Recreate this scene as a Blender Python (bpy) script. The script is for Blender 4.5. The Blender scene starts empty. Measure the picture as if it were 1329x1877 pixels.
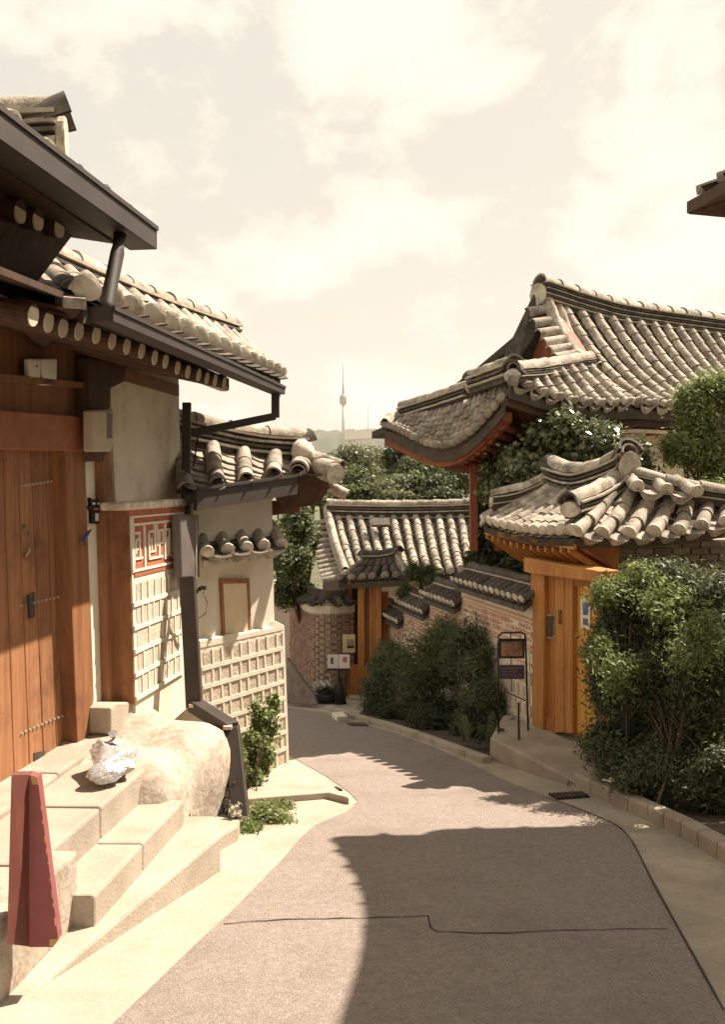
import bpy, math, random
import numpy as np
from mathutils import Vector, Matrix
random.seed(7); rng = np.random.default_rng(7)
scene = bpy.context.scene
col = scene.collection
R = math.radians
# ------------------------------------------------------------ camera
F, CX, CY, HZ = 1750.0, 664.5, 938.5, 895.0
TILT = math.atan((CY-HZ)/F)
cd = bpy.data.cameras.new('camera'); cam = bpy.data.objects.new('camera', cd); col.objects.link(cam)
cam.rotation_euler = (R(90)-TILT, 0, 0); cam.location = (0, 0, 0)
cd.sensor_fit = 'VERTICAL'; cd.sensor_height = 36; cd.lens = F/1877*36
cd.clip_start = .05; cd.clip_end = 9000
scene.camera = cam
# ------------------------------------------------------------ sky and sun
w = bpy.data.worlds.new('World'); scene.world = w; w.use_nodes = True
nt = w.node_tree; nt.nodes.clear(); N = nt.nodes.new; L = nt.links.new
sky = N('ShaderNodeTexSky'); sky.sky_type = 'NISHITA'; sky.sun_disc = False
sky.sun_elevation = R(53); sky.sun_rotation = R(56); sky.dust_density = 4; sky.air_density = 1
tint = N('ShaderNodeMix'); tint.data_type = 'RGBA'; tint.blend_type = 'MULTIPLY'; tint.inputs[0].default_value = 1
tint.inputs[7].default_value = (1.12, .98, .80, 1); L(sky.outputs[0], tint.inputs[6])
bg1 = N('ShaderNodeBackground'); bg1.inputs[1].default_value = .06; L(tint.outputs[2], bg1.inputs[0])
tc = N('ShaderNodeTexCoord'); mp = N('ShaderNodeMapping'); mp.inputs['Scale'].default_value = (1, 1, 1.5); mp.inputs['Location'].default_value = (.35, .1, .2)
L(tc.outputs['Generated'], mp.inputs[0])
n1 = N('ShaderNodeTexNoise'); n1.inputs['Scale'].default_value = 5.4; n1.inputs['Detail'].default_value = 8; n1.inputs['Roughness'].default_value = .60
n1.inputs['Distortion'].default_value = .10
L(mp.outputs[0], n1.inputs[0])
r1 = N('ShaderNodeValToRGB'); e = r1.color_ramp.elements
e[0].position = .455; e[0].color = (.362, .334, .290, 1); e[1].position = .60; e[1].color = (.455, .425, .370, 1)
m = e.new(.505); m.color = (.415, .385, .332, 1)
L(n1.outputs[0], r1.inputs[0])
bg2 = N('ShaderNodeBackground'); bg2.inputs[1].default_value = .94; L(r1.outputs[0], bg2.inputs[0])
r2 = N('ShaderNodeValToRGB'); e = r2.color_ramp.elements
e[0].position = .42; e[0].color = (.85,)*3+(1,); e[1].position = .54; e[1].color = (.97,)*3+(1,)
L(n1.outputs[0], r2.inputs[0])
mx = N('ShaderNodeMixShader'); L(r2.outputs[0], mx.inputs[0]); L(bg1.outputs[0], mx.inputs[1]); L(bg2.outputs[0], mx.inputs[2])
wo = N('ShaderNodeOutputWorld'); L(mx.outputs[0], wo.inputs[0])
sd = bpy.data.lights.new('sun', 'SUN'); sd.energy = 5.0; sd.angle = R(.55); sd.color = (1, .86, .71)
sun = bpy.data.objects.new('sun', sd); col.objects.link(sun)
SUN = Vector((.63, .42, 1)).normalized()
sun.rotation_euler = SUN.to_track_quat('Z', 'Y').to_euler(); sun.location = (20, 10, 30)
scene.view_settings.view_transform = 'Standard'; scene.view_settings.look = 'None'
scene.view_settings.exposure = 1.32; scene.view_settings.gamma = 1
scene.view_settings.use_curve_mapping = False
scene.render.engine = 'CYCLES'
scene.cycles.max_bounces = 8; scene.cycles.volume_bounces = 1

# ------------------------------------------------------------ pixel -> world helpers (places measured on the photograph)
CT, ST = math.cos(TILT), math.sin(TILT)
def ray(px, py):
    x = (px-CX)/F; y = -(py-CY)/F
    return Vector((x, CT+y*ST, -ST+y*CT))     # camera forward = (0,CT,-ST), up = (0,ST,CT)
def P(px, py, Y):
    r = ray(px, py); return r*(Y/r.y)
G0, GS = -1.62, -.115
def gz(y): return G0+GS*y if y < 24 else (G0+GS*24)-(1-math.exp(-(y-24)/60))*7
def PG(px, py, dz=0):                          # on the sloping street, dz above it
    r = ray(px, py); t = (G0+dz)/(r.z-GS*r.y); return r*t
class Frame:
    def __init__(s, o, d, side):               # a vertical facade plane: point, direction, outward side
        s.o = Vector((o[0], o[1], 0)); s.d = Vector((d[0], d[1], 0)).normalized()
        s.n = Vector((s.d.y, -s.d.x, 0))*side
    def px(s, x, y, t=0):
        r = ray(x, y); k = ((s.o+s.n*t).dot(s.n))/r.dot(s.n); return r*k
    def at(s, Y, t, z):                        # by depth Y
        p = s.o+s.n*t; k = (Y-p.y)/s.d.y; q = p+s.d*k; return Vector((q.x, q.y, z))
FA = Frame((-2.61, 0), (.123, 1), 1)
cB = PG(528, 1402); FB = Frame((cB.x, cB.y), (.62, 1), 1)
cG = P(972, 1345, 10.0); FG = Frame((cG.x, cG.y), (-.294, 1), -1)
FW = Frame((cG.x, cG.y), (-.235, 1), -1)
def bil(Q, u, v):                              # Q: TL TR BR BL pixels
    a = (Q[0][0]*(1-u)+Q[1][0]*u, Q[0][1]*(1-u)+Q[1][1]*u); b = (Q[3][0]*(1-u)+Q[2][0]*u, Q[3][1]*(1-u)+Q[2][1]*u)
    return (a[0]*(1-v)+b[0]*v, a[1]*(1-v)+b[1]*v)
lerp = lambda a, b, t: a*(1-t)+b*t

# ------------------------------------------------------------ materials
MATS = {}
def mat(name, c1, c2, scale=6, rough=.8, bump=.25, bscale=70, rnd=.15, island=False, stretch=(1, 1, 1), stain=None, stain_s=1.3, metal=0, speck=None, spec=.3):
    m = bpy.data.materials.new(name); m.use_nodes = True; t = m.node_tree; N = t.nodes.new; L = t.links.new
    b = t.nodes['Principled BSDF']; b.inputs['Roughness'].default_value = rough; b.inputs['Metallic'].default_value = metal
    b.inputs['Specular IOR Level'].default_value = spec
    g = N('ShaderNodeNewGeometry'); mp = N('ShaderNodeMapping'); mp.inputs['Scale'].default_value = stretch; L(g.outputs['Position'], mp.inputs[0])
    n = N('ShaderNodeTexNoise'); n.inputs['Scale'].default_value = scale; n.inputs['Detail'].default_value = 7; n.inputs['Roughness'].default_value = .62; L(mp.outputs[0], n.inputs[0])
    r = N('ShaderNodeValToRGB'); r.color_ramp.elements[0].position = .33; r.color_ramp.elements[1].position = .67
    r.color_ramp.elements[0].color = (*c1, 1); r.color_ramp.elements[1].color = (*c2, 1); L(n.outputs[0], r.inputs[0])
    out = r.outputs[0]
    if stain:
        n2 = N('ShaderNodeTexNoise'); n2.inputs['Scale'].default_value = stain_s; n2.inputs['Detail'].default_value = 9; n2.inputs['Roughness'].default_value = .7; L(g.outputs['Position'], n2.inputs[0])
        r2 = N('ShaderNodeValToRGB'); r2.color_ramp.elements[0].position = .5; r2.color_ramp.elements[1].position = .72
        r2.color_ramp.elements[0].color = (0, 0, 0, 1); r2.color_ramp.elements[1].color = (1, 1, 1, 1); L(n2.outputs[0], r2.inputs[0])
        mm = N('ShaderNodeMix'); mm.data_type = 'RGBA'; L(r2.outputs[0], mm.inputs[0]); L(out, mm.inputs[6]); mm.inputs[7].default_value = (*stain, 1); out = mm.outputs[2]
    if speck:
        n3 = N('ShaderNodeTexNoise'); n3.inputs['Scale'].default_value = speck[1]; n3.inputs['Detail'].default_value = 3; n3.inputs['Roughness'].default_value = .9; L(g.outputs['Position'], n3.inputs[0])
        mr = N('ShaderNodeMapRange'); mr.inputs[1].default_value = .25; mr.inputs[2].default_value = .75; mr.inputs[3].default_value = 1-speck[0]; mr.inputs[4].default_value = 1+speck[0]; L(n3.outputs[0], mr.inputs[0])
        mm = N('ShaderNodeMix'); mm.data_type = 'RGBA'; mm.blend_type = 'MULTIPLY'; mm.inputs[0].default_value = 1; L(out, mm.inputs[6]); L(mr.outputs[0], mm.inputs[7]); out = mm.outputs[2]
    if rnd:
        if island: src = g.outputs['Random Per Island']
        else: oi = N('ShaderNodeObjectInfo'); src = oi.outputs['Random']
        mr = N('ShaderNodeMapRange'); mr.inputs[3].default_value = 1-rnd; mr.inputs[4].default_value = 1+rnd; L(src, mr.inputs[0])
        mm = N('ShaderNodeMix'); mm.data_type = 'RGBA'; mm.blend_type = 'MULTIPLY'; mm.inputs[0].default_value = 1; L(out, mm.inputs[6]); L(mr.outputs[0], mm.inputs[7]); out = mm.outputs[2]
    L(out, b.inputs['Base Color'])
    if bump:
        n4 = N('ShaderNodeTexNoise'); n4.inputs['Scale'].default_value = bscale; n4.inputs['Detail'].default_value = 4; L(mp.outputs[0], n4.inputs[0])
        bp = N('ShaderNodeBump'); bp.inputs['Strength'].default_value = bump; bp.inputs['Distance'].default_value = .01; L(n4.outputs[0], bp.inputs['Height']); L(bp.outputs[0], b.inputs['Normal'])
    MATS[name] = m; return m
def leafmat(name, c1, c2, c3, rough=.5, trans=.35, spec=.4):
    m = bpy.data.materials.new(name); m.use_nodes = True; t = m.node_tree; N = t.nodes.new; L = t.links.new
    b = t.nodes['Principled BSDF']; b.inputs['Roughness'].default_value = rough; b.inputs['Specular IOR Level'].default_value = spec
    g = N('ShaderNodeNewGeometry'); r = N('ShaderNodeValToRGB'); e = r.color_ramp.elements
    e[0].color = (*c1, 1); e[1].color = (*c3, 1); k = e.new(.55); k.color = (*c2, 1); L(g.outputs['Random Per Island'], r.inputs[0])
    L(r.outputs[0], b.inputs['Base Color'])
    tr = N('ShaderNodeBsdfTranslucent'); L(r.outputs[0], tr.inputs[0]); mx = N('ShaderNodeMixShader'); mx.inputs[0].default_value = trans
    L(b.outputs[0], mx.inputs[1]); L(tr.outputs[0], mx.inputs[2]); L(mx.outputs[0], t.nodes['Material Output'].inputs[0])
    MATS[name] = m; return m
mat('asphalt', (.235, .195, .168), (.30, .25, .215), 22, .9, 1.0, 150, 0, speck=(.5, 85), stain=(.205, .17, .146), stain_s=1.6)
mat('asphalt_line', (.035, .03, .027), (.06, .05, .045), 20, .9, .2, 160, 0)
mat('concrete', (.31, .268, .215), (.40, .35, .285), 2.5, .9, .4, 60, .04, speck=(.18, 60), stain=(.27, .225, .17))
mat('concrete_grey', (.28, .235, .18), (.40, .34, .265), 2.5, .9, .4, 60, .04, speck=(.2, 60), stain=(.22, .18, .13))
mat('rough_stone', (.33, .28, .225), (.46, .40, .33), 7, .95, 1.0, 18, .08, stain=(.25, .18, .13), stain_s=4, speck=(.3, 40))
mat('earth', (.06, .045, .03), (.12, .09, .06), 5, .95, .5, 40, 0)
mat('ground', (.05, .06, .03), (.11, .10, .055), .3, .95, .3, 4, 0)
mat('hill', (.022, .032, .020), (.050, .058, .036), .02, .95, 0, 1, 0, stain=(.15, .13, .09), stain_s=.004)
mat('plaster', (.58, .50, .39), (.70, .62, .50), 1.6, .9, .25, 45, .02, stain=(.46, .375, .27), stain_s=2.4, speck=(.1, 50))
mat('white_plaster', (.62, .56, .45), (.70, .64, .53), 3, .85, .2, 50, .03, speck=(.08, 50))
mat('lime', (.48, .42, .33), (.66, .60, .49), 14, .9, .5, 50, .1, stain=(.25, .20, .15), stain_s=9)
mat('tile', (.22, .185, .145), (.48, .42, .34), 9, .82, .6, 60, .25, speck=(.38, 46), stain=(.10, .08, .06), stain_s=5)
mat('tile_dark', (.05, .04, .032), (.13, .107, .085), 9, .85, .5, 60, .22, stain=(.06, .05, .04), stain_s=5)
mat('tile_far', (.17, .138, .105), (.36, .305, .235), 5, .85, .3, 40, .2, island=True)
mat('ridge_dark', (.05, .042, .034), (.13, .108, .085), 12, .9, .4, 50, .15)
mat('ridge_light', (.30, .255, .20), (.44, .385, .30), 9, .85, .4, 50, .15)
mat('deck', (.05, .04, .03), (.09, .07, .05), 6, .9, 0, 50, 0)
mat('shutter_tan', (.60, .48, .31), (.70, .58, .40), 5, .7, .2, 40, 0)
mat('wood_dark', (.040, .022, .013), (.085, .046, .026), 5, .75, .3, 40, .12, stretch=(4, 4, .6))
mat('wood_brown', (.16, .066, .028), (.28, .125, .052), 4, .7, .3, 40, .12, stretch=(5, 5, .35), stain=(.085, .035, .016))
mat('wood_door', (.22, .095, .042), (.36, .172, .082), 3.5, .7, .35, 40, .13, stretch=(7, 7, .3), stain=(.13, .055, .026), stain_s=2)
mat('wood_red', (.24, .085, .04), (.36, .14, .065), 4, .6, .3, 40, .08, stretch=(2, 2, 2))
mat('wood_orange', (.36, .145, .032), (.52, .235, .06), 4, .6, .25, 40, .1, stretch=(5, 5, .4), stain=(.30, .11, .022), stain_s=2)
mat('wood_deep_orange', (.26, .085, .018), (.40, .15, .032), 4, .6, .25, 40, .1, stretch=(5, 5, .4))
mat('wood_yellow', (.50, .25, .045), (.62, .33, .07), 3, .6, .2, 40, .06, stretch=(5, 5, .4))
mat('wood_maroon', (.16, .045, .02), (.28, .085, .035), 4, .7, .2, 40, .1, stretch=(3, 3, .5))
mat('rafter_end', (.50, .43, .32), (.60, .53, .41), 8, .8, .2, 40, .08)
mat('red_brick', (.30, .085, .045), (.42, .14, .075), 18, .85, .4, 60, .12)
mat('pink_brick', (.46, .25, .175), (.58, .36, .26), 14, .85, .4, 60, .12, island=True)
mat('brown_brick', (.16, .085, .062), (.29, .175, .13), 9, .9, .5, 60, .3, island=True)
mat('grey_brick', (.13, .105, .085), (.24, .20, .16), 9, .9, .5, 60, .25, island=True)
mat('mortar', (.60, .54, .44), (.70, .65, .54), 14, .9, .3, 60, .03)
mat('mortar_grey', (.28, .22, .17), (.38, .31, .24), 14, .9, .3, 60, .03)
mat('wall_stone', (.44, .365, .28), (.58, .50, .40), 16, .9, .7, 40, .14, stain=(.36, .26, .19), stain_s=8)
mat('metal_brown', (.026, .018, .014), (.042, .030, .024), 5, .6, .1, 30, .04, spec=.45)
mat('metal_grey', (.10, .085, .075), (.15, .13, .115), 5, .5, .1, 30, .04)
mat('metal_black', (.018, .016, .015), (.03, .027, .025), 5, .5, .1, 30, .04)
mat('box_beige', (.40, .34, .25), (.48, .41, .31), 5, .6, .1, 30, .04)
mat('white_paint', (.62, .58, .50), (.72, .68, .60), 5, .5, .1, 30, .04)
mat('iron', (.04, .035, .03), (.10, .085, .07), 20, .6, .2, 30, .1, metal=.3)
mat('stud', (.30, .25, .19), (.42, .36, .28), 20, .6, .2, 30, .1)
mat('red_board', (.20, .058, .060), (.27, .088, .085), 4, .5, .1, 30, 0)
mat('maroon_board', (.12, .04, .032), (.16, .055, .042), 4, .6, .1, 30, 0)
mat('yellow_paint', (.42, .26, .10), (.52, .34, .15), 10, .6, 0, 30, .1)
mat('silver_bag', (.42, .405, .39), (.62, .60, .57), 14, .28, .6, 30, 0, stain=(.12, .11, .11), stain_s=14, metal=.35)
mat('blue_cloth', (.04, .06, .16), (.07, .09, .24), 8, .8, 0, 30, 0)
mat('poster_tan', (.48, .38, .19), (.56, .46, .25), 8, .7, 0, 30, 0)
mat('ink_blue', (.06, .09, .17), (.18, .22, .32), 20, .7, 0, 30, 0)
mat('ink_red', (.42, .10, .08), (.50, .22, .18), 40, .7, 0, 30, 0)
mat('ink_brown', (.10, .045, .03), (.42, .24, .15), 22, .6, 0, 30, 0)
mat('purple_board', (.055, .035, .06), (.10, .065, .095), 10, .6, 0, 30, 0)
mat('paint_black', (.012, .011, .01), (.02, .018, .016), 10, .5, 0, 30, 0)
mat('bark', (.05, .035, .022), (.11, .08, .05), 10, .9, .6, 30, .1, stretch=(1, 1, .3))
mat('tower_grey', (.42, .40, .37), (.50, .48, .44), .1, .7, 0, 1, 0)
mat('tower_pod', (.20, .17, .155), (.26, .22, .20), .1, .7, 0, 1, 0)
leafmat('leaf_dark', (.028, .042, .018), (.052, .072, .028), (.10, .12, .05))
leafmat('leaf_mid', (.055, .075, .028), (.10, .125, .045), (.18, .20, .08))
leafmat('leaf_light', (.10, .14, .04), (.19, .24, .075), (.33, .37, .14), trans=.45)
leafmat('leaf_gloss', (.06, .08, .034), (.115, .135, .055), (.25, .26, .13), rough=.25, trans=.2, spec=.7)
leafmat('leaf_fern', (.048, .068, .034), (.088, .112, .050), (.19, .20, .08))
leafmat('leaf_tree', (.085, .10, .05), (.15, .165, .08), (.26, .26, .13))
leafmat('petal', (.55, .52, .42), (.65, .62, .52), (.75, .72, .6))

# ------------------------------------------------------------ object helpers
def link(o, parent=None):
    col.objects.link(o)
    if parent is not None: o.parent = parent
    return o
def tag(o, label, cat, group=None):
    o['label'] = label; o['category'] = cat
    if group: o['group'] = group
    return o
def thing(name, loc, label, cat, group=None):
    o = bpy.data.objects.new(name, None); o.location = loc; o.empty_display_size = .2
    link(o); return tag(o, label, cat, group)
class MB:
    def __init__(s): s.v = []; s.f = []
    def add(s, v, f):
        k = len(s.v); s.v += [tuple(p) for p in v]; s.f += [tuple(i+k for i in q) for q in f]; return s
    def prism(s, poly, vec):
        n = len(poly); vec = Vector(vec); a = [Vector(p) for p in poly]; b = [p+vec for p in a]
        nn = (a[1]-a[0]).cross(a[2]-a[1])
        if n > 3: nn = Vector((0, 0, 0)); [nn.__iadd__(a[i].cross(a[(i+1) % n])) for i in range(n)]
        if nn.dot(vec) > 0: a.reverse(); b.reverse()
        s.add(a+b, [tuple(range(n)), tuple(range(2*n-1, n-1, -1))]+[(i, i+n, (i+1) % n+n, (i+1) % n) for i in range(n)]); return s
    def box(s, c, x, y, z):                    # centre + half-axis vectors
        c, x, y, z = Vector(c), Vector(x), Vector(y), Vector(z)
        p = [c-x-y-z, c+x-y-z, c+x+y-z, c-x+y-z]
        return s.prism(p, z*2)
    def sweep(s, path, up, hw, h0, h1, widths=None):   # rectangular section along path
        up = Vector(up); rings = []; n = len(path)
        for i, p in enumerate(path):
            d = (path[min(i+1, n-1)]-path[max(i-1, 0)]).normalized(); sd_ = d.cross(up).normalized()
            w_ = hw if widths is None else hw*widths[i]
            rings.append([p-sd_*w_+up*h0, p+sd_*w_+up*h0, p+sd_*w_+up*h1, p-sd_*w_+up*h1])
        v = [q for r_ in rings for q in r_]; f = [(0, 1, 2, 3), tuple(4*(n-1)+k for k in (3, 2, 1, 0))]
        for i in range(n-1):
            for k in range(4): f.append((4*i+k, 4*i+4+k, 4*i+4+(k+1) % 4, 4*i+(k+1) % 4))
        return s.add(v, f)
    def tube(s, path, rad, n=8, caps=True):
        path = [Vector(p) for p in path]; m_ = len(path); rr = rad if isinstance(rad, (list, tuple)) else [rad]*m_
        v = []; f = []
        for i, p in enumerate(path):
            d = (path[min(i+1, m_-1)]-path[max(i-1, 0)]).normalized()
            a = d.cross(Vector((0, 0, 1)) if abs(d.z) < .95 else Vector((1, 0, 0))).normalized(); b = d.cross(a)
            for k in range(n):
                t = 2*math.pi*k/n; v.append(p+(a*math.cos(t)+b*math.sin(t))*rr[i])
        for i in range(m_-1):
            for k in range(n): f.append((i*n+k, i*n+(k+1) % n, (i+1)*n+(k+1) % n, (i+1)*n+k))
        if caps: f += [tuple(range(n-1, -1, -1)), tuple((m_-1)*n+k for k in range(n))]
        return s.add(v, f)
    def build(s, name, m_, parent=None, smooth=False, kind=None, bevel=0):
        me = bpy.data.meshes.new(name); me.from_pydata(s.v, [], s.f); me.materials.append(MATS[m_])
        if smooth: me.polygons.foreach_set('use_smooth', [True]*len(me.polygons))
        o = bpy.data.objects.new(name, me); link(o, parent)
        if parent is not None and parent.type == 'EMPTY': o.location = -parent.location
        if kind: o['kind'] = kind
        if bevel:
            b = o.modifiers.new('bevel', 'BEVEL'); b.width = bevel; b.segments = 2; b.limit_method = 'ANGLE'; b.angle_limit = R(40)
        return o
def slab(fr, t, poly, depth, name, m_, parent, bevel=0, kind=None):
    return MB().prism([fr.px(x, y, t) for x, y in poly], fr.n*-depth).build(name, m_, parent, bevel=bevel, kind=kind)
def rect(x0, y0, x1, y1): return [(x0, y0), (x1, y0), (x1, y1), (x0, y1)]

# unit roof tiles -----------------------------------------------------------
def unit_cover():
    v = []; f = []; n = 10
    for (y, r_, ri) in ((0, 1, .8), (1.08, .84, .66)):
        for rad in (r_, ri):
            for k in range(n+1):
                a = math.pi*k/n; v.append((rad*math.cos(a), y, rad*math.sin(a)*1.0))
    m_ = n+1
    for k in range(n):
        f.append((k, k+1, 2*m_+k+1, 2*m_+k)); f.append((m_+k+1, m_+k, 3*m_+k, 3*m_+k+1)); f.append((k+1, k, m_+k, m_+k+1)); f.append((2*m_+k, 2*m_+k+1, 3*m_+k+1, 3*m_+k))
    return v, f
def unit_pan():
    v = []; f = []; n = 6; m_ = n+1
    for y, dz in ((0, .16), (1.25, -.02)):
        for th in (0, -.11):
            for k in range(m_):
                u = -1+2*k/n; v.append((u, y, -.42*(1-u*u)+dz+th+.35))
    for k in range(n):
        f.append((k+1, k, 2*m_+k, 2*m_+k+1)); f.append((m_+k, m_+k+1, 3*m_+k+1, 3*m_+k)); f.append((k, k+1, m_+k+1, m_+k))
    return v, f
def unit_dome():
    v = [(0, -.22, .45)]; f = []; n = 12
    for (r_, y) in ((.7, -.17), (.98, 0), (.98, .3)):
        for k in range(n):
            a = 2*math.pi*k/n; v.append((r_*math.cos(a), y, .42+r_*math.sin(a)*.98 if math.sin(a) > 0 else .42+r_*math.sin(a)*.75))
    for k in range(n):
        f.append((0, 1+(k+1) % n, 1+k))
        for j in (0, 1): f.append((1+j*n+k, 1+j*n+(k+1) % n, 1+(j+1)*n+(k+1) % n, 1+(j+1)*n+k))
    return v, f
def unit_drop():                                # crescent face of the lowest pan tile
    v = []; f = []; n = 8
    for y in (-.10, .06):
        for k in range(n+1):
            u = -1+2*k/n; v += [(u*.95, y, -.42*(1-u*u)+.55), (u*.95, y, -.95*(1-u*u)+.45)]
    o = 2*(n+1)
    for k in range(n):
        a = 2*k; f += [(a, a+1, a+3, a+2), (o+a+2, o+a+3, o+a+1, o+a), (a+1, o+a+1, o+a+3, a+3), (a+2, o+a+2, o+a, a)]
    return v, f
UNITS = {'cover_tile': unit_cover(), 'pan_tile': unit_pan(), 'eave_cap': unit_dome(), 'drop_tile': unit_drop()}
UM = {}
def unit_mesh(kind, m_):
    if (kind, m_) not in UM:
        v, f = UNITS[kind]; me = bpy.data.meshes.new(kind+'_'+m_); me.from_pydata(v, [], f); me.materials.append(MATS[m_])
        me.polygons.foreach_set('use_smooth', [True]*len(me.polygons))
        try: me.set_sharp_from_angle(angle=R(50))
        except Exception: pass
        UM[(kind, m_)] = me
    return UM[(kind, m_)]
def mtx(o, x, y, z):
    M = Matrix.Identity(4)
    for i in range(3): M[i][0] = x[i]; M[i][1] = y[i]; M[i][2] = z[i]; M[i][3] = o[i]
    return M
def put(kind, m_, M, parent, joined=None):
    if joined is not None:
        v, f = UNITS[kind]; joined.setdefault((kind, m_), MB()).add([M @ Vector(p) for p in v], f); return
    o = bpy.data.objects.new(kind, unit_mesh(kind, m_)); link(o, parent); o.matrix_local = M
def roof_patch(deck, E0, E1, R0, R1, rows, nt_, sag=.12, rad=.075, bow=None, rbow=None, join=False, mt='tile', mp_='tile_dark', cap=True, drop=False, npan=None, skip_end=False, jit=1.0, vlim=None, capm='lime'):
    J = {} if join else None
    up = Vector((0, 0, 1))
    def S(u, v):
        E = lerp(E0, E1, u); Rr = lerp(R0, R1, u)
        if bow: E = E+bow(u)
        if rbow: Rr = Rr+rbow(u)
        return lerp(E, Rr, v)-up*(sag*4*v*(1-v))
    npan = npan or int(nt_*1.7)
    LM = max((S(u_, 1)-S(u_, 0)).length for u_ in (0, .5, 1))
    for i in range(rows+1):
        u = i/rows; v0, v1 = vlim(u) if vlim else (0, 1)
        if v1-v0 < .08: continue
        nn = max(1, int(round(nt_*(v1-v0)*((S(u, v1)-S(u, v0)).length/LM)))); e = .5/rows
        xd = (S(min(1, u+e), v0)-S(max(0, u-e), v0)).normalized()
        for j in range(nn):
            a = v0+(v1-v0)*j/nn; b = v0+(v1-v0)*(j+1)/nn
            A = S(u, a); B = S(u, b); y = B-A; z = xd.cross(y).normalized()
            if z.z < 0: z = -z
            x = y.cross(z).normalized(); r_ = rad*random.uniform(.95, 1.05)
            j_ = rad*.10*jit
            A = A+z*(rad*.45+random.uniform(-j_, j_)*.6)+x*random.uniform(-j_, j_)
            put('cover_tile', mt, mtx(A, x*r_, y+x*random.uniform(-j_, j_), z*r_), deck, J)
            if j == 0 and cap: put('eave_cap', capm, mtx(A, x*r_*.97, y.normalized()*r_, z*r_*.97), deck, J)
    for i in range(rows):
        u = (i+.5)/rows; v0, v1 = vlim(u) if vlim else (0, 1)
        if v1-v0 < .08: continue
        nn = max(1, int(round(npan*(v1-v0)*((S(u, v1)-S(u, v0)).length/LM))))
        hw = (S((i+1)/rows, v0)-S(i/rows, v0)).length*.5
        xd = (S((i+1)/rows, v0)-S(i/rows, v0)).normalized()
        for j in range(nn):
            a = v0+(v1-v0)*j/nn; b = v0+(v1-v0)*(j+1)/nn
            A = S(u, a); B = S(u, b); y = B-A; z = xd.cross(y).normalized()
            if z.z < 0: z = -z
            x = y.cross(z).normalized()
            hwj = lerp(hw, (S((i+1)/rows, v1)-S(i/rows, v1)).length*.5, j/nn)
            M = mtx(A-y.normalized()*.02+z*random.uniform(-.004, .004), x*hwj, y, z*max(hwj*.75, .02))
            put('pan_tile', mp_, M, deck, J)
            if j == 0 and drop: put('drop_tile', mt, mtx(A-y.normalized()*.03, x*hwj, y.normalized()*.06, z*hwj*.85), deck, J)
    if join:
        for (k, m_), mb in J.items(): mb.build(k, m_, deck, smooth=True, kind='stuff')
def deck_mesh(name, patches, m_, parent, th=.08, nu=10):
    mb = MB()
    for (E0, E1, R0, R1, sag, bow, rbow) in patches:
        nv = 6; top = []; bot = []
        for i in range(nu+1):
            for j in range(nv+1):
                u, v = i/nu, j/nv; E = lerp(E0, E1, u); Rr = lerp(R0, R1, u)
                if bow: E = E+bow(u)
                if rbow: Rr = Rr+rbow(u)
                p = lerp(E, Rr, v)-Vector((0, 0, sag*4*v*(1-v)+.02)); top.append(p); bot.append(p-Vector((0, 0, th)))
        K = len(top); f = []; q = lambda i, j: i*(nv+1)+j
        for i in range(nu):
            for j in range(nv):
                f.append((q(i, j), q(i+1, j), q(i+1, j+1), q(i, j+1))); f.append((K+q(i, j), K+q(i, j+1), K+q(i+1, j+1), K+q(i+1, j)))
        for i in range(nu):
            f.append((q(i, 0), K+q(i, 0), K+q(i+1, 0), q(i+1, 0))); f.append((q(i, nv), q(i+1, nv), K+q(i+1, nv), K+q(i, nv)))
        for j in range(nv):
            f.append((q(0, j), q(0, j+1), K+q(0, j+1), K+q(0, j))); f.append((q(nu, j), K+q(nu, j), K+q(nu, j+1), q(nu, j+1)))
        mb.add(top+bot, f)
    return mb.build(name, m_, parent)
def smooth_path(pts, n=12, droop=0):
    P_ = [Vector(p) for p in pts]
    if len(P_) == 2:
        out = [lerp(P_[0], P_[1], i/n)-Vector((0, 0, droop*4*(i/n)*(1-i/n))) for i in range(n+1)]; return out
    out = []
    for k in range(len(P_)-1):
        p0 = P_[max(k-1, 0)]; p1 = P_[k]; p2 = P_[k+1]; p3 = P_[min(k+2, len(P_)-1)]
        m_ = max(2, n//(len(P_)-1))
        for i in range(m_):
            t = i/m_; out.append(.5*((2*p1)+(p2-p0)*t+(2*p0-5*p1+4*p2-p3)*t*t+(3*p1-p0-3*p2+p3)*t**3))
    out.append(P_[-1]); return out
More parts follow.
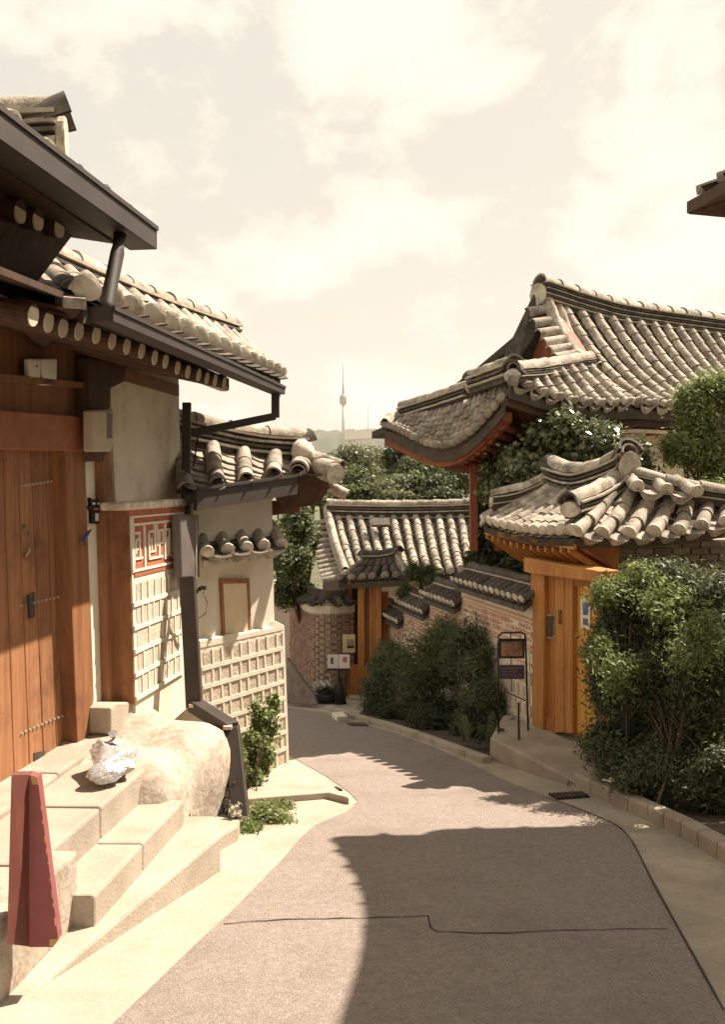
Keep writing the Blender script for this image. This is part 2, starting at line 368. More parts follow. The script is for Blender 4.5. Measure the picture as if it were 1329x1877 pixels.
def ridge(deck, pts, w_, h, courses=4, n=12, droop=0, r_=None, ends=(1, 1), big=True, seg=.32, topm='tile'):
    path = smooth_path(pts, n, droop); up = Vector((0, 0, 1))
    MB().sweep(path, up, w_*.36, -.06, h*.96).build('ridge_core', 'ridge_dark', deck)
    for k in range(courses):
        a = h*(k+.15)/courses; b = h*(k+.62)/courses
        ww = w_*(.56 if k < courses-1 else .60)
        jp = [p+Vector((0, 0, random.uniform(-.003, .003))) for p in path]
        MB().sweep(jp, up, ww, a, b).build('ridge_course', 'ridge_light' if k in (0, courses-1) else ('tile_dark' if k % 2 else 'tile'), deck)
    r_ = r_ or w_*.48
    # top cover tiles
    Ls = [0]
    for i in range(1, len(path)): Ls.append(Ls[-1]+(path[i]-path[i-1]).length)
    T = Ls[-1]; m_ = max(1, int(round(T/seg)))
    def pt(d):
        for i in range(1, len(path)):
            if d <= Ls[i]+1e-6: return lerp(path[i-1], path[i], (d-Ls[i-1])/max(1e-6, Ls[i]-Ls[i-1]))
        return path[-1]
    for j in range(m_):
        A = pt(T*j/m_)+up*h*.93; B = pt(T*(j+1)/m_)+up*h*.93; y = B-A; x = y.cross(up).normalized(); z = x.cross(y).normalized()
        put('cover_tile', topm, mtx(A+z*random.uniform(-.006, .006), x*r_, y, z*r_), deck)
    for e_, on in enumerate(ends):
        if not on: continue
        A = path[0] if e_ == 0 else path[-1]; D = (path[0]-path[1] if e_ == 0 else path[-1]-path[-2]).normalized()
        x = D.cross(up).normalized()
        # lime plaster filling and the tall curved end tile
        MB().prism([A+x*w_*.52*math.cos(t)+up*(h*.28+h*.60*math.sin(t)) for t in [2*math.pi*k/12 for k in range(12)]], D*.05).build('ridge_plaster', 'lime', deck, bevel=.01)
        if big:
            z = (up-D*.35).normalized(); y = (-D*.22+up*-.05); s_ = 1.35 if on == 1 else on
            put('cover_tile', 'tile_dark' , mtx(A+D*.09+up*h*.78, x*r_*s_, y*1.0, z*r_*s_*1.05), deck)

DENS = 1.8
# leaves -----------------------------------------------------------
def leaf_mesh(name, clumps, m_, parent, seed, size, elong=2.2, sub=9, upb=.5, kind=None, subr=.5):
    """clumps: (centre, (rx,ry,rz), n)"""
    g = np.random.default_rng(seed); VV = []
    for c, r_, n in clumps:
        c = np.array(c); r_ = np.array(r_)
        d = g.normal(size=(sub, 3)); d /= np.linalg.norm(d, axis=1)[:, None]
        sc = d*g.uniform(.25, .72, (sub, 1))
        n = int(n*DENS); k = g.integers(0, sub, n)
        q = g.normal(size=(n, 3)); q /= np.linalg.norm(q, axis=1)[:, None]
        q = q*subr*np.minimum(np.abs(g.normal(.62, .36, (n, 1))), 1.9)
        loc = (sc[k]+q); p = c+loc*r_
        out = loc/np.maximum(np.linalg.norm(loc, axis=1)[:, None], .01)
        nrm = out*.6+g.normal(size=(n, 3))*.6+np.array([0, 0, upb]); nrm /= np.linalg.norm(nrm, axis=1)[:, None]
        t = np.cross(nrm, g.normal(size=(n, 3))); t /= np.maximum(np.linalg.norm(t, axis=1)[:, None], 1e-5)
        b = np.cross(nrm, t); s_ = size*g.uniform(.6, 1.3, (n, 1))
        a0 = p-t*s_*.5; a2 = p+t*s_*.5-nrm*s_*.12; a1 = p+b*s_*.5/elong; a3 = p-b*s_*.5/elong
        VV.append(np.stack([a0, a1, a2, a3], 1).reshape(-1, 3))
    V = np.concatenate(VV); nq = len(V)//4
    me = bpy.data.meshes.new(name); me.vertices.add(len(V)); me.vertices.foreach_set('co', V.ravel().astype(np.float32))
    me.loops.add(nq*4); me.loops.foreach_set('vertex_index', np.arange(nq*4, dtype=np.int32)); me.polygons.add(nq)
    me.polygons.foreach_set('loop_start', np.arange(0, nq*4, 4, dtype=np.int32)); me.update(calc_edges=True); me.validate()
    me.materials.append(MATS[m_]); o = bpy.data.objects.new(name, me); link(o, parent)
    if parent is not None and parent.type == 'EMPTY': o.location = -parent.location
    if kind: o['kind'] = kind
    return o
def trunk(parent, base, top, r0, branches, seed, name='trunk', m_='bark'):
    g = random.Random(seed); mb = MB(); base = Vector(base); top = Vector(top)
    pts = [lerp(base, top, i/5)+Vector((g.uniform(-1, 1), g.uniform(-1, 1), 0))*r0*(i > 0) for i in range(6)]
    mb.tube(pts, [r0*(1-.7*i/5) for i in range(6)], 7)
    for b in branches:
        b = Vector(b); s_ = pts[g.randint(1, 4)]; mid = lerp(s_, b, .5)+Vector((0, 0, (b-s_).length*.08))
        mb.tube([s_, mid, b], [r0*.4, r0*.25, r0*.08], 5)
    return mb.build(name, m_, parent, smooth=True)
def tree(name, label, cat, base, crowns, leaf, seed, size, r0=.06, group=None, crown='crown', stem='trunk', elong=2.0, sub=11, subr=.5):
    t = thing(name, base, label, cat, group)
    big = max(crowns, key=lambda c: c[1][0]*c[1][2])
    trunk(t, base, big[0], r0, [c[0] for c in crowns]+[Vector(c[0])+Vector((random.uniform(-.6, .6)*c[1][0], random.uniform(-.6, .6)*c[1][1], random.uniform(-.3, .6)*c[1][2])) for c in crowns for _ in range(3)], seed, stem)
    leaf_mesh(crown, crowns, leaf, t, seed, size, elong, sub, subr=subr)
    return t
def CR(px, py, Y, wpx, hpx, dep, n): # a crown clump by pixel centre and half extents
    c = P(px, py, Y); return (c, (wpx*Y/F, dep, hpx*Y/F), n)

# ============================================================ SETTING
def sheet(name, pts, m_, dz, th=.0):
    mb = MB(); top = [Vector((p.x, p.y, p.z+dz)) for p in pts]
    mb.prism(top, (0, 0, -th)) if th else mb.add(top, [tuple(range(len(top)))])
    o = mb.build(name, m_); o['kind'] = 'structure'; return o
# terrain
xs = [-3000, -1500, -600, -200, -80, -40, -20, -10, -5, 0, 5, 10, 20, 40, 80, 200, 600, 1500, 3000]
ys = [-60, -20, 0, 4, 8, 12, 16, 20, 24, 30, 40, 60, 100, 160, 300, 600, 1200, 2200, 3000, 3600, 4300]
mb = MB(); v = []
for y in ys:
    for x in xs:
        z = gz(y) - .03
        if y > 160: z -= 18
        v.append((x, y, z))
nx = len(xs); f = [(j*nx+i, j*nx+i+1, (j+1)*nx+i+1, (j+1)*nx+i) for j in range(len(ys)-1) for i in range(nx-1)]
o = mb.add(v, f).build('ground', 'ground'); o['kind'] = 'structure'
# far hill with its crest
v = []; f = []; NX, NY = 160, 26
def crest(x):
    pts = [(-2600, 30), (-900, 90), (-500, 150), (-250, 196), (-170, 212), (-80, 214), (-20, 212), (60, 218), (120, 205), (200, 185), (330, 160), (520, 150), (900, 110), (2600, 30)]
    for (a, za), (b, zb) in zip(pts, pts[1:]):
        if a <= x <= b: return lerp(za, zb, (x-a)/(b-a))
    return 20
for j in range(NY+1):
    for i in range(NX+1):
        x = -2600+5200*i/NX if False else math.copysign(abs(-1+2*i/NX)**1.6*2600, -1+2*i/NX); k = j/NY
        y = 2900+1300*k; prof = math.sin(math.pi*min(1, k*.98+.01))**1.1
        z = -40+(crest(x)+40)*prof+(rng.normal()*5 if 0 < k < 1 else 0)
        v.append((x, y, z))
for j in range(NY):
    for i in range(NX): a = j*(NX+1)+i; f.append((a, a+1, a+NX+2, a+NX+1))
o = MB().add(v, f).build('hill', 'hill', smooth=True); o['kind'] = 'structure'

# road, pavements
Lft = [(90, 1990), (180, 1900), (270, 1815), (350, 1738), (430, 1664), (475, 1618), (520, 1572), (548, 1538), (575, 1513), (605, 1500), (637, 1487), (655, 1468), (640, 1452), (600, 1424), (545, 1393), (527, 1380)]
Rgt = [(1460, 2060), (1330, 1858), (1265, 1738), (1225, 1665), (1195, 1608), (1165, 1547), (1148, 1524), (1125, 1507), (1060, 1480), (1000, 1459), (925, 1430), (860, 1398), (800, 1371), (720, 1342), (640, 1320), (590, 1308), (560, 1301)]
def gp(pts): return [PG(*p) for p in pts]
back = [Vector((2.6, -4, gz(-4))), ]
left_far = [Vector((-1.6, 13, gz(13))), Vector((-7, 12.5, gz(12.5))), Vector((-7, 15.4, gz(15.4))), Vector((-2.4, 15.4, gz(15.4)))]
roadpoly = [Vector((-2.1, -4, gz(-4)))]+gp(Lft)+left_far+gp(Rgt[::-1])+[Vector((2.6, -4, gz(-4)))]
base = [Vector((-8, -6, gz(-6))), Vector((-8, 20, gz(20))), Vector((8, 20, gz(20))), Vector((8, -6, gz(-6)))]
sheet('pavement', base, 'concrete_grey', -.008)
lp = [Vector((-4, -4, gz(-4)))]+[Vector((-4, 9.6, gz(9.6)))]+[Vector((-.9, 9.7, gz(9.7)))]+gp(Lft[::-1])+[Vector((-2.1, -4, gz(-4)))]
sheet('left_pavement', [p+Vector((0, 0, .0)) for p in lp], 'concrete', -.004)
sheet('road', roadpoly, 'asphalt', 0)
# tar seams crossing the road
def seam(pts, wd, name='road_seam'):
    path = smooth_path([PG(*p) for p in pts], 14); path = [p+Vector((0, random.uniform(-.008, .008), .004)) for p in path]
    mb = MB(); a = []
    n = len(path); sgn = []
    for i, p in enumerate(path):
        d = (path[min(i+1, n-1)]-path[max(i-1, 0)]).normalized(); s_ = Vector((-d.y, d.x, 0)).normalized()*wd*random.uniform(.5, 1.2)
        a += [p-s_, p+s_]
    mb.add(a, [(2*i, 2*i+2, 2*i+3, 2*i+1) for i in range(n-1)]); o = mb.build(name, 'asphalt_line'); o['kind'] = 'structure'
seam([(410, 1694), (520, 1686), (660, 1683), (785, 1679)], .005)
seam([(785, 1679), (790, 1700), (802, 1708)], .005)
seam([(802, 1708), (900, 1712), (1040, 1706), (1225, 1704)], .005)
# dark tar edge lines along the right of the road
seam([(1000, 1461), (1060, 1482), (1124, 1509), (1147, 1527), (1164, 1550), (1194, 1610), (1224, 1666), (1264, 1738), (1330, 1856)], .007)
# kerb stones at right
kt = thing('kerb', PG(1130, 1450), 'low concrete kerb edging the planting bed under the large bush', 'kerb')
kp = [PG(*p) for p in [(1480, 1660), (1330, 1572), (1262, 1532), (1200, 1502), (1130, 1470), (1062, 1438)]]
for a, b in zip(kp, kp[1:]):
    n_ = 2
    for q in range(n_):
        A = lerp(a, b, (q+.01)/n_); B = lerp(a, b, (q+.99)/n_)
        MB().sweep([A, B], Vector((0, 0, 1)), .06, -.05, .11).build('kerb_stone', 'concrete_grey', kt, bevel=.02)
kt = thing('kerb', PG(760, 1350), 'long low kerb running beneath the bamboo-like shrubs and patterned wall', 'kerb')
kp = [PG(*p) for p in [(893, 1398), (830, 1374), (770, 1352), (715, 1334), (655, 1318), (600, 1300)]]
for a, b in zip(kp, kp[1:]):
    for q in range(2):
        A = lerp(a, b, (q+.01)/2); B = lerp(a, b, (q+.99)/2)
        MB().sweep([A, B], Vector((0, 0, 1)), .05, -.05, .06).build('kerb_stone', 'concrete_grey', kt, bevel=.012)
# planting soil
sheet('soil_bed', [PG(*p) for p in [(1480, 1650), (1262, 1528), (1062, 1432)]]+[Vector((2.6, 9.5, gz(9.5))), Vector((5, 9.5, gz(9.5))), Vector((5, 5, gz(5)))], 'earth', .03)
sheet('soil_bed', [PG(*p) for p in [(893, 1394), (770, 1349), (655, 1314)]]+[Vector((.3, 16, gz(16))), Vector((1.9, 10.1, gz(10.1)))], 'earth', .02)
# drain gratings
def grate(poly, label):
    pts = [PG(*p) for p in poly]; t = thing('drain_grate', pts[0], label, 'drain grate')
    MB().prism([p+Vector((0, 0, .006)) for p in pts], (0, 0, -.01)).build('frame', 'metal_black', t)
    for i in range(9):
        u = (i+.5)/9; a = lerp(pts[0], pts[1], u); b = lerp(pts[3], pts[2], u); MB().sweep([a, b], Vector((0, 0, 1)), .008, .006, .014).build('bar', 'iron', t)
grate([(1005, 1456), (1068, 1452), (1082, 1460), (1022, 1465)], 'dark metal drain grate in the right pavement below the orange gate platform')
grate([(568, 1448), (618, 1444), (628, 1449), (580, 1453)], 'small drain grate set in the pale pavement left of the road')
grate([(634, 1326), (668, 1326), (676, 1331), (644, 1331)], 'far drain grate beside the road in front of the small orange gate')

# ============================================================ LEFT HOUSE
H = thing('courtyard_house', FA.at(6.5, 0, -1.7), 'left-hand traditional house with plank gate, cream plaster walls and brown gutters', 'house')
up = Vector((0, 0, 1))
# body wall behind everything (also blocks light)
MB().prism([FA.at(2.2, -.22, -2.3), FA.at(8.38, -.22, -2.8), FA.at(8.38, -.22, 1.05), FA.at(2.2, -.22, 1.05)], FA.n*-2.4).build('wall', 'plaster', H)
MB().prism([FA.at(2.2, -.2, .35), FA.at(6.62, -.2, .35), FA.at(6.62, -.2, 1.0), FA.at(2.2, -.2, 1.0)], FA.n*.13).build('board_wall', 'wood_brown', H)
# plaster bay
bay = slab(FA, 0, [(199, 640), (327, 690), (332, 930), (212, 935)], .2, 'plaster_bay', 'plaster', H)
slab(FA, .02, [(199, 664), (328, 706), (328, 726), (199, 690)], .2, 'wall_plate', 'wood_brown', H)
slab(FA, -.01, [(200, 930), (345, 925), (345, 1262), (210, 1330)], .2, 'wall_lower', 'plaster', H)
# door
dr = slab(FA, -.15, [(-60, 800), (119, 812), (141, 1368), (-40, 1480)], .03, 'door', 'wood_brown', H)
xs_ = [(-40, -30), (-12, -5), (14, 26), (42, 60), (60, 76), (82, 98), (104, 120), (119, 140)]
px_top = [-60, -28, 4, 30, 55, 82, 101, 118]; px_bot = [-45, -8, 26, 54, 80, 104, 123, 140]
for i in range(7):
    slab(FA, -.125+random.uniform(-.003, .003), [(px_top[i]+.6, 815), (px_top[i+1]-.6, 815), (px_bot[i+1]-.7, 1368+(140-px_bot[i+1])*.59), (px_bot[i]+.7, 1368+(140-px_bot[i])*.59)], .022, 'plank', 'wood_door', dr, bevel=.004)
def studs(y0, y1, n):
    mb = MB()
    for i in range(n):
        u = i/(n-1); x = lerp(38, 118+(y1-830)*.035, u); y = lerp(y0, y1, u); c = FA.px(x, y, -.122)
        mb.tube([c, c+FA.n*.012], [.011, .005], 6)
    mb.build('stud', 'stud', dr, kind='stuff')
studs(890, 878, 13); studs(1110, 1089, 13); studs(1345, 1302, 14)
for q in ([(62, 1380), (82, 1376), (84, 1400), (62, 1412)], [(118, 1358), (136, 1350), (139, 1366), (120, 1379)], [(50, 1090), (63, 1085), (64, 1130), (52, 1135)]):
    slab(FA, -.118, q, .008, 'iron_plate', 'iron', dr)
hp = [FA.px(44, 965, -.12), FA.px(50, 970, -.07), FA.px(52, 1010, -.07), FA.px(46, 1018, -.12)]
MB().tube(hp, .012, 6).build('pull_handle', 'stud', dr, smooth=True)
MB().tube([FA.px(50, 1092, -.11), FA.px(54, 1105, -.09), FA.px(55, 1130, -.10)], [.008, .018, .01], 6).build('latch', 'iron', dr, smooth=True)
# jamb, plaster strip, posts
slab(FA, -.03, [(119, 826), (155, 826), (172, 1352), (142, 1370)], .12, 'door_jamb', 'wood_brown', H, bevel=.006)
slab(FA, -.05, [(155, 826), (190, 828), (203, 1345), (174, 1362)], .12, 'plaster_strip', 'white_plaster', H)
slab(FA, .01, [(187, 826), (203, 828), (222, 1290), (201, 1300)], .12, 'post', 'wood_door', H, bevel=.006)
# lintel, transom lattice, upper posts
slab(FA, -.02, [(-60, 745), (164, 764), (166, 828), (-60, 822)], .12, 'lintel', 'wood_red', H, bevel=.01)
slab(FA, -.12, [(-60, 690), (164, 706), (164, 766), (-60, 748)], .05, 'transom', 'wood_dark', H)
mb = MB()
for i in range(9):
    x = 20+i*17
    for s_ in (0, 1):
        a = FA.px(x, 704+x*.01, -.10); b = FA.px(x+(20 if s_ else -20), 752+x*.02, -.10); mb.sweep([a, b], FA.n, .006, 0, .014)
mb.build('lattice', 'wood_brown', H)
slab(FA, .03, [(162, 655), (230, 668), (228, 700), (203, 712), (201, 750), (162, 750)], .18, 'bracket', 'wood_dark', H, bevel=.01)
slab(FA, .0, [(-60, 678), (164, 702), (164, 712), (-60, 692)], .1, 'rail', 'wood_brown', H)
for q, nm in (([(53, 657), (75, 657), (74, 700), (54, 699)], 'wall_camera'), ([(77, 657), (105, 657), (104, 706), (78, 706)], 'junction_box')):
    slab(FA, .0, q, .04, nm, 'white_paint', H, bevel=.012)
c = FA.px(66, 671, .003); MB().tube([c, c+FA.n*.006], .006, 8).build('camera_lens', 'paint_black', H)
# meter box
slab(FA, .10, [(172, 752), (209, 752), (209, 805), (205, 828), (172, 828)], .08, 'meter_box', 'box_beige', H, bevel=.015)
slab(FA, .103, [(196, 756), (206, 757), (205, 803), (196, 804)], .004, 'meter_vent', 'metal_grey', H)
slab(FA, .06, [(172, 828), (196, 828), (188, 846), (180, 846)], .10, 'box_bracket', 'wood_dark', H)
# projecting panel of red brick, meander and stones
PQ = [(238, 930), (339, 924), (336, 1236), (248, 1289)]; PT = .16
pan = slab(FA, PT-.006, [(238, 930), (340, 924), (337, 1236), (248, 1289)], .16, 'stone_panel', 'mortar', H)
slab(FA, PT+.02, [(228, 922), (342, 914), (342, 928), (229, 936)], .18, 'panel_sill', 'lime', H, bevel=.012)
# camera-facing wooden cheek of the panel
MB().prism([FA.px(238, 930, PT-.012)-FA.d*.012, FA.px(248, 1289, PT-.012)-FA.d*.012, FA.px(248, 1289, PT-.012)-FA.d*.012-FA.n*.16, FA.px(238, 930, PT-.012)-FA.d*.012-FA.n*.16], -FA.d*.02).build('panel_cheek', 'wood_door', H)
JB = {}
def joint(key, Q, fr, t, u0, v0_, u1, v1_):
    JB.setdefault(key, MB()).prism([fr.px(*bil(Q, *q), t) for q in ((u0, v0_), (u1, v0_), (u1, v1_), (u0, v1_))], fr.n*-.012)
def pq(u0, v0, u1, v1, t, m_, name, parent, Q=PQ, fr=FA, depth=.02, bevel=0):
    return slab(fr, t, [bil(Q, u0, v0), bil(Q, u1, v0), bil(Q, u1, v1), bil(Q, u0, v1)], depth, name, m_, parent, bevel=bevel)
pq(.0, .012, 1, .045, PT, 'red_brick', 'brick', pan, depth=.012)
pq(.07, .055, .80, .325, PT-.004, 'red_brick', 'brick', pan, depth=.012)
pq(.05, .335, .96, .36, PT, 'red_brick', 'brick', pan, depth=.012)
K = []
K += [(0.02, .046, .82, .056), (.02, .322, .82, .335), (.02, .05, .06, .33), (.06, .085, .80, .098)]
for u in (.05, .78): K.append((u, .09, u+.022, .30))
K += [(.25, .10, .275, .325), (.63, .10, .655, .30), (.06, .262, .22, .274)]
K += [(.05, .13, .18, .142), (.16, .14, .18, .27), (.09, .165, .17, .175), (.09, .165, .11, .24), (.06, .215, .14, .225)]
K += [(.33, .13, .355, .285), (.33, .275, .60, .287), (.33, .13, .42, .142), (.44, .10, .462, .25), (.36, .24, .44, .25), (.38, .17, .40, .24), (.52, .13, .545, .275), (.545, .13, .61, .142), (.59, .14, .61, .21), (.56, .20, .61, .21), (.48, .10, .50, .22)]
K += [(.66, .13, .74, .142), (.72, .14, .74, .27), (.68, .18, .70, .285), (.66, .275, .78, .287)]
mb = MB()
for (a, b, c_, d) in K: mb.prism([FA.px(*bil(PQ, *q), PT+.006) for q in ((a, b), (c_, b), (c_, d), (a, d))], FA.n*-.016)
mb.build('meander_pattern', 'white_plaster', pan)
g = random.Random(3); nr = 5; v0 = .385; v1 = .985
for r_ in range(nr):
    a = v0+(v1-v0)*r_/nr+.012; b = v0+(v1-v0)*(r_+1)/nr-.016; u = .06
    joint('p', PQ, FA, PT+.008, .03, b+.002, .99, b+.024)
    ws = {0: [.13]*7, 1: [.13, .12, .1, .13, .12, .11, .12], 2: [.26, .27, .12, .12, .12], 3: [.14, .2, .12, .14, .13, .12], 4: [.11, .12, .13, .14, .13, .14, .1]}[r_]
    for w__ in ws:
        if u+w__ > .98: w__ = .98-u
        if w__ < .05: break
        pq(u+.012, a+g.uniform(-.003, .003), u+w__-.012, b+g.uniform(-.003, .003), PT+g.uniform(-.004, -.001), 'wall_stone', 'stone', pan, depth=.02); joint('p', PQ, FA, PT+.005, u+w__-.012, a-.004, u+w__+.010, b+.004); u += w__
# plinth below the panel
slab(FA, PT-.02, [(248, 1289), (337, 1236), (340, 1300), (250, 1380)], .2, 'plinth', 'plaster', H)
slab(FA, .12, [(203, 1298), (212, 1288), (250, 1286), (252, 1380), (203, 1345)], .22, 'corner_stone', 'concrete', H, bevel=.015)
# house number plaque shaped as a black tablet with two horns
pl = thing('number_plaque', FA.px(176, 940, -.05), 'small black tablet with horns, red mouth and white marks on the white plaster strip', 'plaque')
mb = MB().prism([FA.px(x, y, -.025) for x, y in [(165, 912), (170, 916), (182, 915), (187, 910), (186, 925), (188, 930), (185, 938), (186, 960), (168, 960), (168, 938), (164, 930), (167, 925)]], FA.n*-.024); mb.build('tablet', 'paint_black', pl)
for q, m_ in ((rect(170, 921, 174, 925), 'white_paint'), (rect(179, 921, 183, 925), 'white_paint'), (rect(173, 931, 181, 935), 'ink_red'), (rect(175, 941, 177.4, 955), 'white_paint'), (rect(178.5, 941, 180.5, 955), 'white_paint')):
    slab(FA, -.021, q, .004, 'mark', m_, pl)
rb = MB().tube([FA.px(167, 970, -.01), FA.px(160, 978, 0), FA.px(152, 990, .0), FA.px(154, 1000, .0)], [.004, .012, .016, .006], 6).build('ribbon', 'blue_cloth', None, smooth=True)
tag(rb, 'small knotted blue ribbon tied on the brown door jamb', 'ribbon')
# ------------------------------------------------ rafters and eaves of main (lower) roof
T = .8
Eg0 = FA.px(120, 545, T); Eg1 = FA.px(512, 712, T)
zE = .93
rafpx = [(60, 578), (88, 590), (115, 600), (144, 606), (176, 613), (205, 624), (232, 634), (259, 642), (283, 654), (303, 661), (325, 673), (344, 680), (364, 686), (379, 692), (394, 696), (411, 700)]
for (x, y) in rafpx:
    a = FA.px(x, y, T-.17); b = a-FA.n*1.0+up*.22
    r_ = MB().tube([a, b], .052, 12).build('rafter', 'wood_dark', H, smooth=False)
    MB().tube([a+FA.n*.003, a-FA.n*.012+up*.002], .050, 12).build('end_paint', 'rafter_end', r_)
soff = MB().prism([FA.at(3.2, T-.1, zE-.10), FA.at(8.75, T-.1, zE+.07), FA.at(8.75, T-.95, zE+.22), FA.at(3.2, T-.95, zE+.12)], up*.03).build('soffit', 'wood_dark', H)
MB().sweep([FA.at(4.4, T-.13, zE-.10), FA.at(8.75, T-.13, zE+.03)], up, .02, 0, .05).build('eave_board', 'wood_dark', H)
MB().sweep([FA.at(3.2, T-.36, zE-.09), FA.at(8.1, T-.36, zE-.09)], up, .03, -.02, .02).build('purlin_strip', 'plaster', H)
MB().sweep([FA.at(3.2, T-.42, zE-.03), FA.at(8.3, T-.42, zE-.03)], up, .05, -.05, .05).build('purlin', 'wood_dark', H)
mb = MB(); g0 = FA.px(186, 566, T); g1 = FA.px(512, 716, T)
def gutter(A, B, w_, h, name='gutter'):
    d = (B-A).normalized(); s_ = d.cross(up).normalized(); m_ = MB()
    m_.sweep([A, B], up, w_, -h, -h+.012); m_.sweep([A+s_*w_, B+s_*w_], up, .006, -h, .0); m_.sweep([A-s_*w_, B-s_*w_], up, .006, -h, .0)
    m_.sweep([A+s_*(w_+.008), B+s_*(w_+.008)], up, .008, -.018, .004); m_.sweep([A-s_*(w_+.008), B-s_*(w_+.008)], up, .008, -.018, .004)
    m_.sweep([B-d*.004, B+d*.004], up, w_, -h, 0); m_.sweep([A-d*.004, A+d*.004], up, w_, -h, 0)
    return m_
GA = FA.px(184, 562, T+.02); GB = FA.px(510, 709, T+.02)
gu = gutter(GA, GB, .055, .068).build('gutter', 'metal_brown', H)
# lower roof
R0 = P(78, 492, 5.9); R1 = P(428, 618, 9.0); E0 = FA.px(152, 553, T-.04); E1 = FA.at(8.75, T-.04, 1.0)
deck = deck_mesh('roof', [(E0, E1, R0, R1, .04, None, None), (FA.at(4.35, -1.9, 1.0), FA.at(8.75, -1.5, 1.0), R0, R1, .04, None, None)], 'deck', H)
roof_patch(deck, E0, E1, R0, R1, 15, 4, sag=.04, rad=.075, mt='tile', capm='lime')
ridge(deck, [R0, lerp(R0, R1, .5)-up*.03, R1], .16, .13, 3, 12, seg=.36, ends=(1, 1), big=False)
MB().sweep([E1+FA.d*.03, R1+FA.d*.03], up, .02, -.16, .02).build('bargeboard', 'wood_dark', H)
# near gable boards of lower roof
mb = MB().prism([E0+FA.d*-.05+up*-.05, R0+FA.d*-.05+up*-.04, R0+FA.d*-.05+up*-.5, FA.at(4.35, .35, .9)], FA.d*.03); mb.build('gable_board', 'wood_dark', H)
for k in range(5):
    a = lerp(E0, R0, k/5); MB().sweep([a-FA.d*.09+up*-.02, lerp(E0, R0, (k+.96)/5)-FA.d*.09+up*-.02], up, .05, -.03, .02).build('verge_tile', 'tile', deck)
# upper roof (near)
UA = FA.at(2.6, T, 1.40); UB = FA.px(262, 418, T)
UA = FA.at(2.6, T, UB.z-.03)
gutter(UA, UB, .07, .115).build('gutter', 'metal_brown', H)
UE0 = FA.at(2.6, T-.07, 1.38); UE1 = FA.at(5.05, T-.07, 1.38); UR0 = FA.at(2.6, .2, 1.62); UR1 = FA.at(5.2, .2, 1.66)
dk = deck_mesh('roof', [(UE0, UE1, UR0, UR1, .04, None, None), (FA.at(2.6, -.8, 1.35), FA.at(5.05, -.8, 1.35), UR0, UR1, .04, None, None)], 'deck', H)
roof_patch(dk, UE0, UE1, UR0, UR1, 8, 3, sag=.04, rad=.08, cap=False)
rp = P(112, 262, 5.5)
ridge(dk, [Vector((-2.9, 5.1, 1.78)), Vector((-2.2, 5.2, 1.80)), Vector((-1.68, 5.3, 1.86))], .24, .20, 4, 10, seg=.4, ends=(0, 1.3))
MB().tube([Vector((-2.6, 5.15, 1.68)), Vector((-1.78, 5.3, 1.70))], [.16, .15], 10).build('roof_plaster', 'lime', dk, smooth=True)
for (x, y) in [(36, 388), (69, 402), (108, 416)]:
    a = FA.px(x, y, T-.25); r_ = MB().tube([a, a-FA.n*.9+up*.2], .055, 12).build('rafter', 'wood_dark', H)
    MB().tube([a+FA.n*.003, a-FA.n*.012], .052, 12).build('end_paint', 'rafter_end', r_)
MB().prism([FA.at(2.6, T-.1, 1.27), FA.at(5.0, T-.1, 1.27), FA.at(5.0, -.3, 1.42), FA.at(2.6, -.3, 1.42)], up*.03).build('soffit', 'wood_dark', H)
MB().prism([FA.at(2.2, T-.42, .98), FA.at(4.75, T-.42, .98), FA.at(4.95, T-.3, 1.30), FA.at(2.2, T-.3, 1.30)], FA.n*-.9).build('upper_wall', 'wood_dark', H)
# short downpipe between the two gutters
MB().tube([FA.px(219, 430, T+.01), FA.px(215, 462, T+.01), FA.px(195, 558, T+.01), FA.px(191, 574, T+.01)], .034, 12).build('downpipe', 'metal_brown', H, smooth=True)
# downpipe of the lower gutter
a = GB+up*-.08-FA.d*.12
pts = [a+up*.04, a-up*.20, P(352, 790, 8.15)]
MB().sweep([pts[0], pts[1]], Vector((0, 1, 0)), .033, -.033, .033).build('downpipe', 'metal_brown', H)
MB().sweep([pts[1]+up*.03, pts[2]], up, .033, -.05, .015).build('downpipe', 'metal_brown', H)
def boxpipe(pxs, w_, name='downpipe', m_='metal_brown'):
    Ps = [P(*q) for q in pxs]
    for p_, q_ in zip(Ps, Ps[1:]):
        d = (q_-p_).normalized(); s_ = Vector((1, 0, 0)); 
        MB().sweep([p_-d*.01, q_+d*.01], Vector((0, 1, 0)) if abs(d.z) > .5 else up, w_, -w_*.8, w_*.8).build(name, m_, H, bevel=.006)
boxpipe([(342, 740, 8.05), (340, 940, 7.95)], .035)
slab(FA, .26, [(330, 944), (364, 944), (366, 1058), (333, 1058)], .07, 'meter_box', 'metal_grey', H, bevel=.01)
boxpipe([(343, 1058, 7.5), (356, 1292, 7.35), (424, 1335, 7.0), (441, 1492, 6.55)], .058)
for q in ((354, 1293, 7.29), (417, 1333, 6.95)):
    MB().box(P(*q), (.03, 0, 0), (0, .03, 0), (0, 0, .012)).build('pipe_clip', 'lime', H)
MB().tube([P(366, 1300, 7.35), P(395, 1345, 7.05), P(398, 1400, 6.9), P(405, 1440, 6.75), P(404, 1490, 6.6)], .012, 8).build('cable', 'ink_blue', H, smooth=True)
